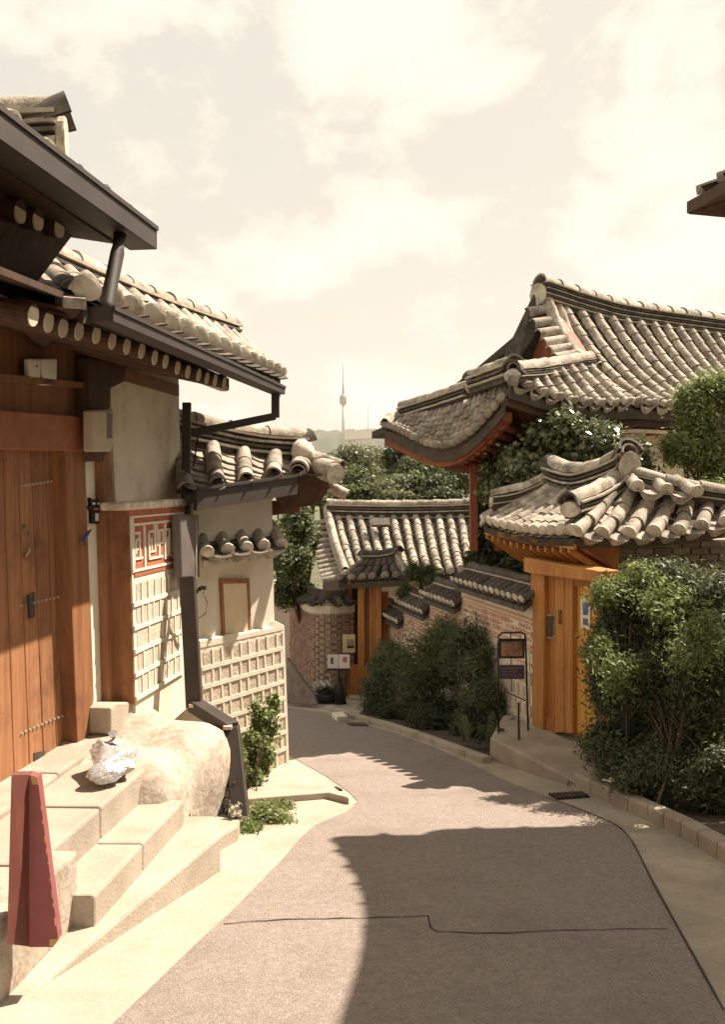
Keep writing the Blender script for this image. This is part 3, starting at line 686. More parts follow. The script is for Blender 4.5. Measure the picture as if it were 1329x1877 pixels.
# cables and insulators near the box
MB().tube([P(358, 945, 7.9), P(358, 1060, 7.9), P(352, 1075, 7.85)], .014, 6).build('conduit', 'box_beige', H, smooth=True)
for i in range(7):
    MB().box(P(345+i*5, 1080+random.uniform(-4, 4), 7.6), (.012, 0, 0), (0, .012, 0), (0, 0, .016)).build('connector', 'iron', H)
MB().tube([P(372, 1085, 7.6), P(380, 1105, 7.6), P(376, 1125, 7.6), P(360, 1135, 7.7), P(356, 1105, 7.7)], .004, 5).build('cable', 'iron', H, smooth=True)
MB().tube([P(350, 1095, 7.6), P(352, 1150, 7.8)], [.02, .012], 6).build('insulator', 'white_paint', H, smooth=True)
MB().tube([P(363, 800, 8.3), P(347, 900, 8.4), P(330, 930, 8.0)], .008, 5).build('cable', 'iron', H, smooth=True)
# ------------------------------------------------ steps and landing
ST_ = thing('entrance_steps', FA.at(5, .4, -2.2), 'worn pale concrete steps and landing below the plank gate', 'steps')
def stepbox(y0, y1, t0, t1, zt, zb, name='step', m_='concrete'):
    L_ = (y1-y0); k_ = max(1, int(round(L_/.85))); g_ = random.Random(int(t1*100))
    cuts = [y0]+[y0+L_*(i+g_.uniform(-.12, .12))/k_ for i in range(1, k_)]+[y1]
    for ya, yb in zip(cuts, cuts[1:]):
        dz = g_.uniform(-.006, .004); dt = g_.uniform(-.008, .008) if k_ > 1 else 0
        MB().prism([FA.at(ya+.004, t0, zt+dz), FA.at(yb-.004, t0, zt+dz), FA.at(yb-.004, t1+dt, zt+dz+g_.uniform(-.006, 0)), FA.at(ya+.004, t1+dt, zt+dz+g_.uniform(-.006, 0))], (0, 0, zb-zt)).build(name, m_, ST_, bevel=.018)
stepbox(2.0, 6.6, -.3, .12, -1.67, -2.6, 'landing')
stepbox(2.0, 5.9, .1, .56, -1.72, -2.6, 'landing')
stepbox(1.5, 4.50, .5, .70, -1.715, -2.6, 'cheek_wall', 'rough_stone')
stepbox(4.42, 5.8, .5, .80, -1.90, -2.6)
stepbox(4.46, 5.8, .73, .795, -1.902, -2.6)
MB().prism([FA.at(1.0, .5, -2.055), FA.at(5.95, .5, -2.055), FA.at(5.95, .95, -2.055), FA.at(5.6, 1.07, -2.055), FA.at(4.9, .95, -2.055), FA.at(4.0, .80, -2.055), FA.at(1.0, .72, -2.055)], (0, 0, -.7)).build('step', 'concrete', ST_, bevel=.02)
# rounded foundation rock
def rock(name, c, r_, seed, m_, label, cat, flat=None, sq=3.0, amp=.06):
    g = np.random.default_rng(seed); v = []; f = []; nu, nv = 40, 24
    ph = g.uniform(0, 6.28, (8, 3)); fr_ = g.uniform(1.2, 4.5, (8, 3))
    for j in range(nv+1):
        th = math.pi*j/nv
        for i in range(nu):
            a = 2*math.pi*i/nu; d = np.array([math.cos(a)*math.sin(th), math.sin(a)*math.sin(th), math.cos(th)])
            k = (np.sum(np.abs(d)**sq))**(-1/sq); nz = sum(math.sin(fr_[q]@d*2+ph[q, 0]) for q in range(8))*amp/3
            p = d*k*(1+nz)*np.array(r_); v.append(p)
    X = FA.d; Yv = FA.n
    vv = [Vector(c)+X*float(p[0])+Yv*float(p[1])+up*float(p[2]) for p in v]
    for j in range(nv):
        for i in range(nu): f.append((j*nu+i, (j+1)*nu+i, (j+1)*nu+(i+1) % nu, j*nu+(i+1) % nu))
    o = MB().add(vv, f).build(name, m_, None, smooth=True)
    return tag(o, label, cat)
rock('foundation_rock', FA.at(6.44, .18, -2.35), (.80, .60, .66), 4, 'rough_stone', 'large rounded plastered foundation rock under the patterned panel beside the steps', 'rock', sq=5.5, amp=.13)
# dark socket stone at end of the step
0 and MB().prism([FA.px(266, 1432, .72), FA.px(298, 1440, .72), FA.px(300, 1468, .72), FA.px(268, 1470, .72)], FA.n*-.1).build('wedge_stone', 'rough_stone', ST_, bevel=.015)
# base slab in front of the small building
MB().prism([PG(x, y, .10) for x, y in [(386, 1540), (436, 1512), (440, 1500), (410, 1490), (370, 1500)]], (0, 0, -.4)).build('step', 'concrete', ST_, bevel=.02)
bs = MB().prism([PG(x, y, .05) for x, y in [(440, 1465), (600, 1452), (640, 1462), (545, 1395), (470, 1425)]], (0, 0, -.3)).build('paving_slab', 'concrete', None, bevel=.01); bs['kind'] = 'structure'
# ------------------------------------------------ silver bag and red board
def crumple(name, c, r_, seed, m_):
    g = np.random.default_rng(seed); v = []; f = []; nu, nv = 26, 16
    dirs = g.normal(size=(26, 3)); dirs /= np.linalg.norm(dirs, axis=1)[:, None]; offs = g.uniform(.72, 1.08, 26)
    for j in range(nv+1):
        th = math.pi*j/nv
        for i in range(nu):
            a = 2*math.pi*i/nu; d = np.array([math.cos(a)*math.sin(th), math.sin(a)*math.sin(th), math.cos(th)])
            k = 9
            for q in range(26):
                s_ = dirs[q]@d
                if s_ > .1: k = min(k, offs[q]/s_)
            k = min(k, 1.25); p = d*k*(1+g.normal()*.015)*np.array(r_); p[2] = max(p[2], -r_[2]*.62); v.append(p)
    vv = [Vector(c)+FA.d*float(p[0])+FA.n*float(p[1])+up*float(p[2]) for p in v]
    for j in range(nv):
        for i in range(nu): f.append((j*nu+i, (j+1)*nu+i, (j+1)*nu+(i+1) % nu, j*nu+(i+1) % nu))
    return MB().add(vv, f).build(name, m_, None)
bc = FA.at(5.62, .40, -1.61)
b_ = thing('rubbish_bag', bc, 'crumpled silvery plastic bag lying on the landing by the corner stone', 'bag')
for i, (dy, dt, dz, s_) in enumerate(((-.13, .04, -.01, .10), (.08, -.0, .03, .15), (.0, .06, .0, .11), (.17, .0, -.02, .08))):
    o = crumple('bag_lobe', bc+FA.d*dy+FA.n*dt+up*(dz-.03), (s_*1.15, s_*.95, s_*.62), 20+i, 'silver_bag'); o.parent = b_; o.location = -b_.location
MB().tube([bc+FA.d*.08+up*.06, bc+FA.d*.12+up*.10, bc+FA.d*.09+up*.135], [.05, .015, .03], 5).build('bag_knot', 'silver_bag', b_)
Bd = 3.85
bd = thing('leaning_board', P(60, 1735, Bd), 'tall tapered maroon board edged in yellow standing on the ledge at bottom left', 'board')
MB().prism([P(52, 1421, Bd), P(68, 1424, Bd), P(106, 1722, Bd), P(96, 1736, Bd), P(52, 1736, Bd)], (0, .05, 0)).build('board_face', 'red_board', bd)
MB().prism([P(51.6, 1420, Bd-.004), P(51.6, 1735, Bd-.004), P(12, 1730, Bd-.12), P(20, 1421, Bd-.12)], (0, .05, 0)).build('board_side', 'maroon_board', bd)
for i in range(9):
    u0 = .18+i*.085+random.uniform(0, .02); u1 = u0+random.uniform(.01, .05); wd = random.uniform(.6, 2.2)
    q = lambda u, o_: (lerp(68, 106, u)-1-o_, lerp(1424, 1722, u))
    MB().prism([P(*q(u0, wd), Bd-.003), P(*q(u0, 0), Bd-.003), P(*q(u1, 0), Bd-.003), P(*q(u1, wd), Bd-.003)], (0, .002, 0)).build('painted_mark', 'yellow_paint', bd)
MB().prism([P(55, 1424, Bd-.003), P(68, 1424, Bd-.003), P(70, 1438, Bd-.003), P(58, 1438, Bd-.003)], (0, .002, 0)).build('painted_mark', 'yellow_paint', bd)
MB().prism([P(90, 1722, Bd-.003), P(105, 1720, Bd-.003), P(97, 1734, Bd-.003), P(90, 1734, Bd-.003)], (0, .002, 0)).build('painted_mark', 'yellow_paint', bd)

# ============================================================ SMALL BUILDING
B = thing('corner_outbuilding', cB, 'small plastered outbuilding with stone block base and tiled roof beside the downpipe', 'building')
BQ = [(366, 1182), (521, 1147), (530, 1404), (384, 1470)]
stn = slab(FB, -.006, [(366, 1182), (521, 1147), (530, 1404), (384, 1474)], .5, 'stone_base', 'mortar', B)
slab(FB, .0, [(364, 1174), (500, 1150), (506, 1138), (521, 1146), (521, 1156), (366, 1190)], .45, 'base_ledge', 'white_plaster', B, bevel=.01)
nr = 8
for r_ in range(nr):
    a = .045+(.95)*r_/nr; b = a+.95/nr; u = .02+(r_ % 2)*.015
    joint('b', BQ, FB, .008, .01, b-.021, .99, min(.995, b+.005))
    while u < .97:
        w__ = g.uniform(.085, .135)
        if u+w__ > .985: w__ = .985-u
        if w__ > .04: pq(u+.012, a+.008+g.uniform(0, .004), u+w__-.010, b-.022, g.uniform(-.004, -.001), 'wall_stone', 'stone', stn, Q=BQ, fr=FB, depth=.02); joint('b', BQ, FB, .005, u+w__-.011, a, u+w__+.011, b-.016)
        u += w__
JB['p'].build('mortar_joints', 'mortar', pan, kind='stuff'); JB['b'].build('mortar_joints', 'mortar', stn, kind='stuff')
wl = slab(FB, -.07, [(352, 905), (498, 905), (503, 1160), (366, 1190)], .7, 'wall', 'white_plaster', B)
# little window
win = slab(FB, -.055, [(405, 1062), (457, 1062), (461, 1160), (410, 1167)], .03, 'window', 'wood_door', B)
slab(FB, -.048, [(409, 1070), (453, 1069), (457, 1157), (413, 1162)], .02, 'shutter', 'shutter_tan', win)
slab(FB, -.04, [(405, 1060), (457, 1060), (457, 1069), (405, 1070)], .04, 'frame', 'wood_door', win, bevel=.003)
slab(FB, -.04, [(405, 1070), (409, 1070), (413, 1162), (410, 1166)], .04, 'frame', 'wood_door', win, bevel=.003)
slab(FB, -.04, [(453, 1069), (457, 1069), (461, 1160), (457, 1157)], .04, 'frame', 'wood_door', win, bevel=.003)
# coping row over wall
cp0 = FB.px(362, 1022, .05); cp1 = FB.px(498, 1006, .05); q0 = FB.px(362, 978, -.22); q1 = FB.px(494, 968, -.22)
cdk = deck_mesh('wall_coping', [(cp0+FB.n*.06-up*.01, cp1+FB.n*.06-up*.01, q0, q1, 0, None, None)], 'lime', B, .05)
roof_patch(cdk, cp0+FB.n*.09, cp1+FB.n*.09, q0, q1, 4, 1, sag=0, rad=.062, cap=True, npan=2, drop=True)
ridge(cdk, [q0-up*.03, lerp(q0, q1, .8)-up*.03], .15, .10, 3, 6, seg=.3, ends=(0, 0), big=False)
slab(FB, -.1, [(468, 880), (497, 880), (500, 985), (480, 985)], .3, 'pier', 'plaster', B)
# main roof
BE0 = P(340, 905, 7.75); BE1 = P(545, 872, 8.98); BR0 = P(322, 796, 8.75); BR1 = P(556, 836, 9.55)
rb_ = lambda u: up*(-.05*4*u*(1-u))
bdk = deck_mesh('roof', [(BE0, BE1, BR0, BR1, .06, None, rb_), (BR0+Vector((-1.6, 1.9, -.8)), BR1+Vector((-.9, 1.6, -.7)), BR0, BR1, .06, None, rb_)], 'deck', B, .07)
roof_patch(bdk, BE0, BE1, BR0, BR1, 4, 4, sag=.05, rad=.078, rbow=rb_, npan=9, cap=False, mp_='tile')
ridge(bdk, [BR0-FB.d*.3, lerp(BR0, BR1, .5)-up*.06, BR1], .20, .20, 4, 12, seg=.42, ends=(0, 1.3))
# lime mass and hip to the corner
hc = P(625, 862, 9.2)
BC = P(612, 872, 9.1)
roof_patch(bdk, BE1, BC, BR1+(BE1-BR1)*.25, BR1+(BE1-BR1)*.12, 1, 2, sag=.03, rad=.10, cap=False)
ridge(bdk, [BR1-up*.03, lerp(BR1, hc, .5)-up*.035, hc-up*.02], .15, .07, 2, 8, seg=.26, ends=(0, 0), big=False)
MB().tube([P(548, 818, 9.5), P(556, 832, 9.3), P(566, 838, 9.2)], [.10, .12, .06], 10).build('roof_plaster', 'lime', bdk, smooth=True)
c = P(612, 868, 9.05); d = (P(634, 876, 8.9)-c).normalized()
MB().tube([c-d*.35, c+d*.02], .10, 14).build('cover_tile', 'tile', bdk, smooth=True)
MB().tube([c+d*.02, c+d*.03], .098, 14).build('eave_cap', 'lime', bdk)
MB().tube([P(600, 890, 9.4), P(636, 908, 9.4)], .06, 10).build('cover_tile', 'tile', bdk, smooth=True)
# eave fascia boards
GBa = BE0+up*.035+FB.n*.10; GBb = P(542, 872, 8.84)
MB().sweep([GBa, GBb], up, .02, -.17, .0).build('fascia', 'metal_brown', B)
MB().sweep([GBa+FB.n*.03, GBb+FB.n*.03], up, .012, -.01, .012).build('gutter_lip', 'metal_brown', B)
MB().prism([P(500, 905, 9.0), P(540, 872, 8.97), P(600, 868, 9.2), P(604, 893, 9.3), P(575, 925, 9.4), P(520, 935, 9.2)], (.02, .25, .0)).build('eave_corner', 'wood_dark', B)
MB().prism([P(498, 918, 9.3), P(550, 918, 9.5), P(550, 938, 9.5), P(498, 945, 9.3)], (0, .1, 0)).build('beam', 'wood_brown', B)
for x in (384, 430, 470):
    a = P(x, 912-(x-344)*.17, 8.4); MB().tube([a, a+Vector((-.4, .5, .1))], .05, 10).build('rafter', 'wood_brown', B)

# ============================================================ FAR BRICK WALL with coping
bw0 = P(640, 1110, 15.9); bw1 = P(577, 1112, 15.7); bw2 = P(527, 1098, 17.2)
BWt = thing('brick_wall', Vector((bw1.x, bw1.y, gz(15.7))), 'rounded brown brick garden wall with plaster cap beyond the outbuilding', 'brick wall')
zt = P(600, 1122, 15.8).z; zb = gz(15.8)-.15
path2 = [Vector((p.x, p.y, 0)) for p in smooth_path([P(642, 1110, 15.9), P(604, 1110, 15.7), P(578, 1112, 15.9), P(562, 1110, 16.6), P(540, 1105, 18.2), P(500, 1100, 20)], 20)]
MB().sweep(path2, up, .10, zb-.8, zt).build('wall_core', 'mortar_grey', BWt)
mbk = MB(); nrow = int((zt-zb)/.05); dl = [0]
for i in range(1, len(path2)): dl.append(dl[-1]+(path2[i]-path2[i-1]).length)
def alongp(d):
    for i in range(1, len(path2)):
        if d <= dl[i]: return lerp(path2[i-1], path2[i], (d-dl[i-1])/(dl[i]-dl[i-1])), (path2[i]-path2[i-1]).normalized()
    return path2[-1], (path2[-1]-path2[-2]).normalized()
for r_ in range(nrow):
    d = (r_ % 2)*.07
    while d < min(dl[-1], 3.2)-.2:
        p, t_ = alongp(d+.065); n_ = Vector((-t_.y, t_.x, 0))
        if n_.y > 0: n_ = -n_
        mbk.box(p+n_*.095+up*(zb+(r_+.5)*.05), t_*.060, n_*(.012+random.uniform(-.003, .004)), up*.019); d += .14
mbk.build('bricks', 'brown_brick', BWt, kind='stuff')
MB().sweep(path2, up, .13, zt, zt+.13).build('wall_cap', 'plaster', BWt)
mbk = {}
for i in range(12):
    p, t_ = alongp(.1+i*.19); n_ = Vector((-t_.y, t_.x, 0))
    if n_.y > 0: n_ = -n_
    put('cover_tile', 'tile_dark', mtx(p+up*(zt+.14)+n_*.24, t_*.07, -n_*.3+up*.14, up*.07), BWt, mbk)
    put('pan_tile', 'tile_dark', mtx(p+up*(zt+.12)+n_*.24+t_*.09, t_*.09, -n_*.3+up*.14, up*.07), BWt, mbk)
for (k, m_), x in mbk.items(): x.build(k, m_, BWt, kind='stuff')
MB().sweep(path2[:12], up, .06, zt+.25, zt+.38).build('coping_ridge', 'tile_dark', BWt)
# low ramp wall at left behind the outbuilding
o = MB().prism([P(525, 1205, 14.6), P(575, 1275, 14.0), P(582, 1293, 13.9), P(525, 1290, 14.3)], (.02, .12, 0)).build('ramp_wall', 'grey_brick', None, bevel=.02)
tag(o, 'low sloping masonry ramp wall at the foot of the brown brick wall', 'low wall')

# ============================================================ CENTRE HOUSE (roof only visible)
C = thing('centre_house', P(760, 1280, 21), 'middle-distance tiled house roof beyond the small orange gate', 'house')
CE0 = P(634, 1058, 18.9); CE1 = P(900, 1052, 18.3); CR0 = P(600, 948, 22); CR1 = P(868, 946, 21.4); CR1 = CR0+(CR1-CR0)*1.15; CE1 = CE0+(CE1-CE0)*1.1
ebow = lambda u: up*(.0)
cdk = deck_mesh('roof', [(CE0, CE1, CR0, CR1, .14, None, None), (CE0+Vector((-1.2, 6.6, 0)), CE1+Vector((-1.2, 6.6, 0)), CR0, CR1, .14, None, None)], 'deck', C)
roof_patch(cdk, CE0, CE1, CR0, CR1, 15, 13, sag=.14, rad=.082, npan=14, drop=False)
ridge(cdk, [CR0, CR1], .26, .33, 5, 10, droop=.05, seg=.35, ends=(1, 0), big=False)
ridge(cdk, [CR0+up*.05, lerp(CR0, CE0, .5)-up*.1, lerp(CR0, CE0, .97)], .16, .13, 2, 10, seg=.3, ends=(0, 1), big=False)
# verge tiles at left gable
for k in range(12):
    a = lerp(CR0, CE0, (k+.5)/12)-up*(.14*4*((k+.5)/12)*(1-(k+.5)/12))
    x = (CE0-CR0).normalized(); y = Vector((.5, .1, .12)); z = x.cross(y).normalized()
    if z.z < 0: z = -z
    put('cover_tile', 'tile', mtx(a+Vector((-.45, 0, -.12)), x*.08, y, z*.08), cdk)
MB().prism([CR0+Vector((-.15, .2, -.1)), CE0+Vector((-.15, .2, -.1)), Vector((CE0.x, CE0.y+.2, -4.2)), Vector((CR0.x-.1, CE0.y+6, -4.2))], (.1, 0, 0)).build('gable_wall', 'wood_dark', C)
a = CE0+Vector((.3, .8, -.1)); b = CE1+Vector((0, .8, -.1))
MB().prism([a, b, Vector((b.x, b.y, -4.2)), Vector((a.x, a.y, -4.2))], (0, 5, 0)).build('wall', 'plaster', C)
MB().box(P(698, 958, 20.9), (.2, 0, 0), (0, .18, .07), (0, -.01, .03)).build('roof_vent', 'tile_dark', cdk, bevel=.02)

# ============================================================ SMALL ORANGE GATE (far)
g2 = P(668, 1275, 15.6); FG2 = Frame((g2.x, g2.y), (-.5, 1), -1)
S2 = thing('small_gate', g2, 'small orange wooden gate with dark tiled roof between brick wall and patterned wall', 'gate')
def fb(x0, y0, x1, y1, Y, dep, name, m_, par, bev=0): return MB().prism([P(x0, y0, Y), P(x1, y0, Y), P(x1, y1, Y), P(x0, y1, Y)], (0, dep, 0)).build(name, m_, par, bevel=bev)
fb(634, 1075, 656, 1232, 15.95, .1, 'side_panel', 'wood_dark', S2)
fb(656, 1068, 667, 1240, 15.5, .16, 'post', 'wood_orange', S2, .008)
fb(668, 1070, 678, 1238, 15.62, .05, 'door_panel', 'wood_deep_orange', S2)
fb(679, 1070, 690, 1238, 15.6, .07, 'door_panel', 'wood_orange', S2)
fb(691, 1075, 699, 1240, 15.5, .15, 'post', 'wood_orange', S2, .008)
fb(699, 1085, 712, 1250, 15.7, .1, 'side_panel', 'wood_deep_orange', S2)
fb(638, 1224, 690, 1284, 15.35, .3, 'base_panel', 'wood_deep_orange', S2, .01)
fb(650, 1058, 704, 1076, 15.4, .25, 'beam', 'wood_deep_orange', S2)
fb(634, 1064, 645, 1110, 15.8, .2, 'bracket', 'wood_maroon', S2)
fb(640, 1280, 700, 1290, 15.1, .6, 'threshold', 'concrete', S2)
e0 = P(624, 1066, 15.5); e1 = P(748, 1060, 14.9); r0 = P(668, 1032, 16.3); r1 = P(728, 1026, 15.9)
sdk = deck_mesh('roof', [(e0, e1, r0, r1, .03, None, None), (e0+Vector((.2, 1.6, 0)), e1+Vector((.2, 1.6, 0)), r0, r1, .03, None, None)], 'deck', S2, .1)
roof_patch(sdk, e0, e1, r0, r1, 6, 3, sag=.04, rad=.07, mt='tile_dark', mp_='tile_dark', jit=2, capm='tile')
ridge(sdk, [r0, r1], .16, .16, 3, 6, droop=.03, seg=.25, ends=(1, 1.3), topm='tile_dark')
ridge(sdk, [r0, lerp(r0, e0, .9)], .11, .06, 2, 5, seg=.25, ends=(0, 0), big=False)
ridge(sdk, [r1, lerp(r1, e1, .9)], .11, .06, 2, 5, seg=.25, ends=(0, 0), big=False)
for i in range(6):
    x = 640+i*16; a = P(x, 1068, 15.4); MB().tube([a, a+Vector((.1, .6, .1))], .03, 6).build('rafter', 'wood_deep_orange', S2)
# notice boards by the small gate
o = thing('wall_notice', P(640, 1180, 15.2), 'tan notice board with a dark picture hanging beside the small orange gate', 'notice board')
fb(628, 1163, 651, 1196, 15.2, .02, 'board', 'poster_tan', o); fb(636, 1172, 649, 1187, 15.19, .004, 'picture', 'ink_brown', o); fb(636, 1184, 649, 1188, 15.185, .003, 'picture_strip', 'paint_black', o)
MB().tube([P(640, 1196, 15.21), P(640, 1262, 15.21)], .012, 6).build('stake', 'metal_black', o)
o = thing('open_sign_stand', P(621, 1294, 14.6), 'white two-page sign on a black stand in front of the brick wall', 'sign stand')
fb(600, 1200, 620, 1225, 14.6, .015, 'page', 'white_paint', o); fb(621, 1200, 641, 1225, 14.6, .015, 'page', 'white_paint', o)
fb(606, 1205, 611, 1217, 14.594, .003, 'print_mark', 'metal_grey', o); fb(628, 1204, 636, 1214, 14.594, .003, 'print_mark', 'ink_red', o)
fb(598, 1226, 642, 1229, 14.59, .03, 'ledge', 'metal_black', o)
MB().tube([P(621, 1226, 14.6), P(621, 1240, 14.6)], .015, 8).build('pole', 'metal_black', o)
MB().tube([P(621, 1238, 14.6), P(622, 1265, 14.55), P(624, 1292, 14.5)], [.02, .09, .10], 10).build('folded_cover', 'paint_black', o, smooth=True)
MB().tube([P(624, 1294, 14.5), P(624, 1297, 14.5)], .2, 14).build('foot', 'metal_black', o)
o = MB().prism([PG(x, y, .06) for x, y in [(608, 1306), (628, 1304), (638, 1312), (618, 1314)]], (0, 0, -.1)).build('stepping_stone', 'white_plaster', None, bevel=.01); tag(o, 'pale square stone on the ground in front of the sign stand', 'stone slab')

# ============================================================ PATTERNED WALL (right, stepping down the street)
W = thing('patterned_wall', FW.px(900, 1300, 0), 'cream garden wall with red brick stripes and stepped tile coping', 'garden wall')
segs = [(846, 976, 1077, 1103), (787, 846, 1106, 1116), (740, 787, 1122, 1130), (700, 740, 1138, 1146)]
for k, (xa, xb, ya, yb) in enumerate(segs):
    # level top: choose z from near edge
    za = FW.px(xb if k else 930, yb if k else 1096, 0).z
    A = FW.px(xa, 1200, 0); Bq = FW.px(xb, 1200, 0); A = Vector((A.x, A.y, 0)); Bq = Vector((Bq.x, Bq.y, 0))
    if k: za = FW.px(xb, yb, 0).z
    tdeep = FW.n*-.26
    MB().prism([A+up*za, Bq+up*za, Bq+up*-4.2, A+up*-4.2], tdeep).build('wall', 'plaster', W)
    def strip(z0, z1, m_, name, pr=.012, a0=0, a1=1):
        p_ = lerp(A, Bq, a0); q_ = lerp(A, Bq, a1)
        MB().prism([p_+FW.n*pr+up*z0, q_+FW.n*pr+up*z0, q_+FW.n*pr+up*z1, p_+FW.n*pr+up*z1], FW.n*-(pr+.01)).build(name, m_, W)
    for dz in (.14, .185, .43, .475, .62): strip(za-dz-.022, za-dz, 'pink_brick', 'brick_course')
    ln = (Bq-A).length; mbk = MB(); d = .02
    while d < ln-.06:
        for r_ in range(3):
            if random.random() < .93:
                c = lerp(A, Bq, (d+(r_ % 2)*.04+.035)/ln)+up*(za-.245-r_*.062); mbk.box(c+FW.n*.004, FW.d*.03, FW.n*.008, up*random.choice((.020, .024, .012)))
        d += .085
    mbk.build('bricks', 'pink_brick', W, kind='stuff')
    # lower stones visible near gate
    if k == 0:
        for r_ in range(6):
            for c_ in range(5):
                c = Bq-FW.d*-(.06+c_*.14+(r_ % 2)*.05)+up*(za-.78-r_*.17)
                MB().box(c+FW.n*.004, FW.d*.055, FW.n*.012, up*.065).build('stone', 'wall_stone', W, bevel=.004)
    # coping
    n_ = max(3, int(ln/.17)); mid = -FW.n*.13
    cz = za+.16
    a0 = A+up*za+FW.n*.10; b0 = Bq+up*za+FW.n*.10; a1 = A+mid+up*cz; b1 = Bq+mid+up*cz
    cd_ = deck_mesh('coping', [(a0, b0, a1, b1, 0, None, None), (a0+mid*2-FW.n*.2, b0+mid*2-FW.n*.2, a1, b1, 0, None, None)], 'ridge_dark', W, .05)
    roof_patch(cd_, a0+up*.02, b0+up*.02, a1, b1, n_, 1, sag=0, rad=.055, npan=2, mt='tile_dark', mp_='tile_dark', capm='lime')
    roof_patch(cd_, a0+mid*2-FW.n*.2+up*.02, b0+mid*2-FW.n*.2+up*.02, a1, b1, n_, 1, sag=0, rad=.055, npan=2, mt='tile_dark', mp_='tile_dark', join=True)
    ridge(cd_, [a1-up*.02, b1-up*.02], .13, .09, 2, 4, seg=.25, ends=(0, 1), big=False, topm='tile_dark')

# ============================================================ BIG ORANGE GATE
G = thing('orange_gate', cG, 'large orange wooden street gate with curved tiled roof behind the sign stand', 'gate')
slab(FG, .0, [(973, 1050), (998, 1053), (996, 1344), (968, 1346)], .18, 'post', 'wood_orange', G, bevel=.01)
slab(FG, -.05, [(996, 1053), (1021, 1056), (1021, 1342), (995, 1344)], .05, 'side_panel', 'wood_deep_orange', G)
slab(FG, -.02, [(1018, 1056), (1034, 1058), (1034, 1343), (1018, 1343)], .1, 'post', 'wood_orange', G, bevel=.008)
slab(FG, -.03, [(1035, 1058), (1050, 1060), (1049, 1345), (1035, 1343)], .1, 'post', 'wood_orange', G, bevel=.008)
slab(FG, -.03, [(966, 1318), (1020, 1314), (1020, 1345), (966, 1348)], .2, 'footing', 'wood_deep_orange', G, bevel=.01)
slab(FG, -.16, [(1048, 1060), (1058, 1062), (1056, 1345), (1048, 1345)], .02, 'door_gap_shade', 'wood_dark', G)  # dark strip standing in for the shade of the gap
dd = slab(FG, -.10, [(1053, 1062), (1142, 1077), (1142, 1377), (1050, 1345)], .02, 'door', 'wood_orange', G)
for i in range(4):
    xa = 1054+i*22; xb = xa+21.4
    slab(FG, -.085+random.uniform(-.002, .002), [(xa, 1064+i*3.6), (xb, 1067+i*3.6), (xb, 1346+i*8), (xa, 1342+i*8)], .018, 'plank', 'wood_yellow', dd, bevel=.003)
mb = MB()
for i in range(8):
    for yy in (1090, 1265):
        c = FG.px(1058+i*9, yy+i*1.4, -.083); mb.tube([c, c+FG.n*.01], [.010, .004], 6)
mb.build('stud', 'iron', dd, kind='stuff')
ps = slab(FG, -.075, [(1064, 1097), (1083, 1099), (1082, 1154), (1064, 1151)], .005, 'poster', 'white_paint', dd)
slab(FG, -.073, [(1068, 1104), (1079, 1105), (1078, 1128), (1069, 1127)], .003, 'poster_picture', 'ink_blue', ps)
slab(FG, -.073, [(1069, 1133), (1078, 1134), (1078, 1146), (1069, 1145)], .003, 'poster_text', 'metal_grey', ps)
slab(FG, -.03, [(993, 1124), (1018, 1126), (1017, 1172), (993, 1170)], .03, 'name_plate', 'ink_brown', G)
slab(FG, -.027, [(996, 1128), (1015, 1130), (1014, 1168), (996, 1166)], .004, 'plate_face', 'wood_dark', G)
slab(FG, -.02, [(1024, 1118), (1032, 1119), (1032, 1145), (1024, 1144)], .03, 'number_plate', 'wood_deep_orange', G)
slab(FG, .05, [(960, 1022), (974, 1024), (1096, 1046), (1098, 1068), (974, 1052), (960, 1048)], .22, 'beam', 'wood_orange', G, bevel=.012)
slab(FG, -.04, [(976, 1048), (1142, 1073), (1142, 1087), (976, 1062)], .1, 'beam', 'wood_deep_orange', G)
# roof
GE0 = P(888, 962, 11.1); GE1 = P(1052, 984, 9.0)
GR0 = P(1013, 884, 11.1); GR1 = P(1140, 880, 9.9)
GN1 = P(1330, 968, 9.5); GNR = P(1165, 884, 9.95)
gb = lambda u: up*(-.05*math.sin(math.pi*u))
rbow = lambda u: up*(-.10*math.sin(math.pi*u))
# middle of hips
HL = P(905, 925, 11.2)
gdk = deck_mesh('roof', [(GE0, GE1, GR0, GR1, .05, gb, rbow), (GE1, GN1, GR1, GNR, .03, gb, None), (GE0, GE0+Vector((1.5, .6, 0)), GR0, GR0+up*-.02, .05, None, None), (GN1, GE0+Vector((2.5, .6, 0)), GNR, GR0, .03, None, None)], 'deck', G, .07)
roof_patch(gdk, GE0, GE1, GR0, GR1, 11, 6, sag=.05, rad=.074, bow=gb, rbow=rbow, npan=8)
hipf = lambda u: (0, .95 if u < .8 else .9)
roof_patch(gdk, GE1, GN1, lerp(GR1, GE1, .25), GNR+Vector((1.0, .1, -.22)), 6, 3, sag=.02, rad=.078, bow=gb, npan=5, drop=True, mp_='tile')
roof_patch(gdk, GR1+Vector((.04, -.35, -.13)), GNR+Vector((.5, -.35, -.17)), GR1+Vector((.05, -.05, 0)), GNR+Vector((.4, -.05, -.03)), 2, 1, sag=0, rad=.08, npan=2, drop=True, mp_='tile')
ridge(gdk, [GR0-up*.04, lerp(GR0, GR1, .45)-up*.14, GR1-up*.02, GR1+(GR1-GR0).normalized()*.12+up*.05], .26, .24, 5, 14, seg=.4, ends=(1, 1.2))
ridge(gdk, [GR0-up*.03, lerp(GR0, HL, .55)-up*.06, HL-up*.0], .18, .11, 3, 8, seg=.36, ends=(0, 1), big=False)
ridge(gdk, [lerp(GR0, GE0, .86), lerp(GR0, GE0, 1.0)+up*.02], .15, .06, 2, 4, seg=.3, ends=(0, 1), big=False)
HN = P(1048, 940, 9.15)
ridge(gdk, [GR1-up*.05, lerp(GR1, HN, .5)-up*.07, HN], .2, .13, 3, 10, seg=.34, ends=(0, 1.2))
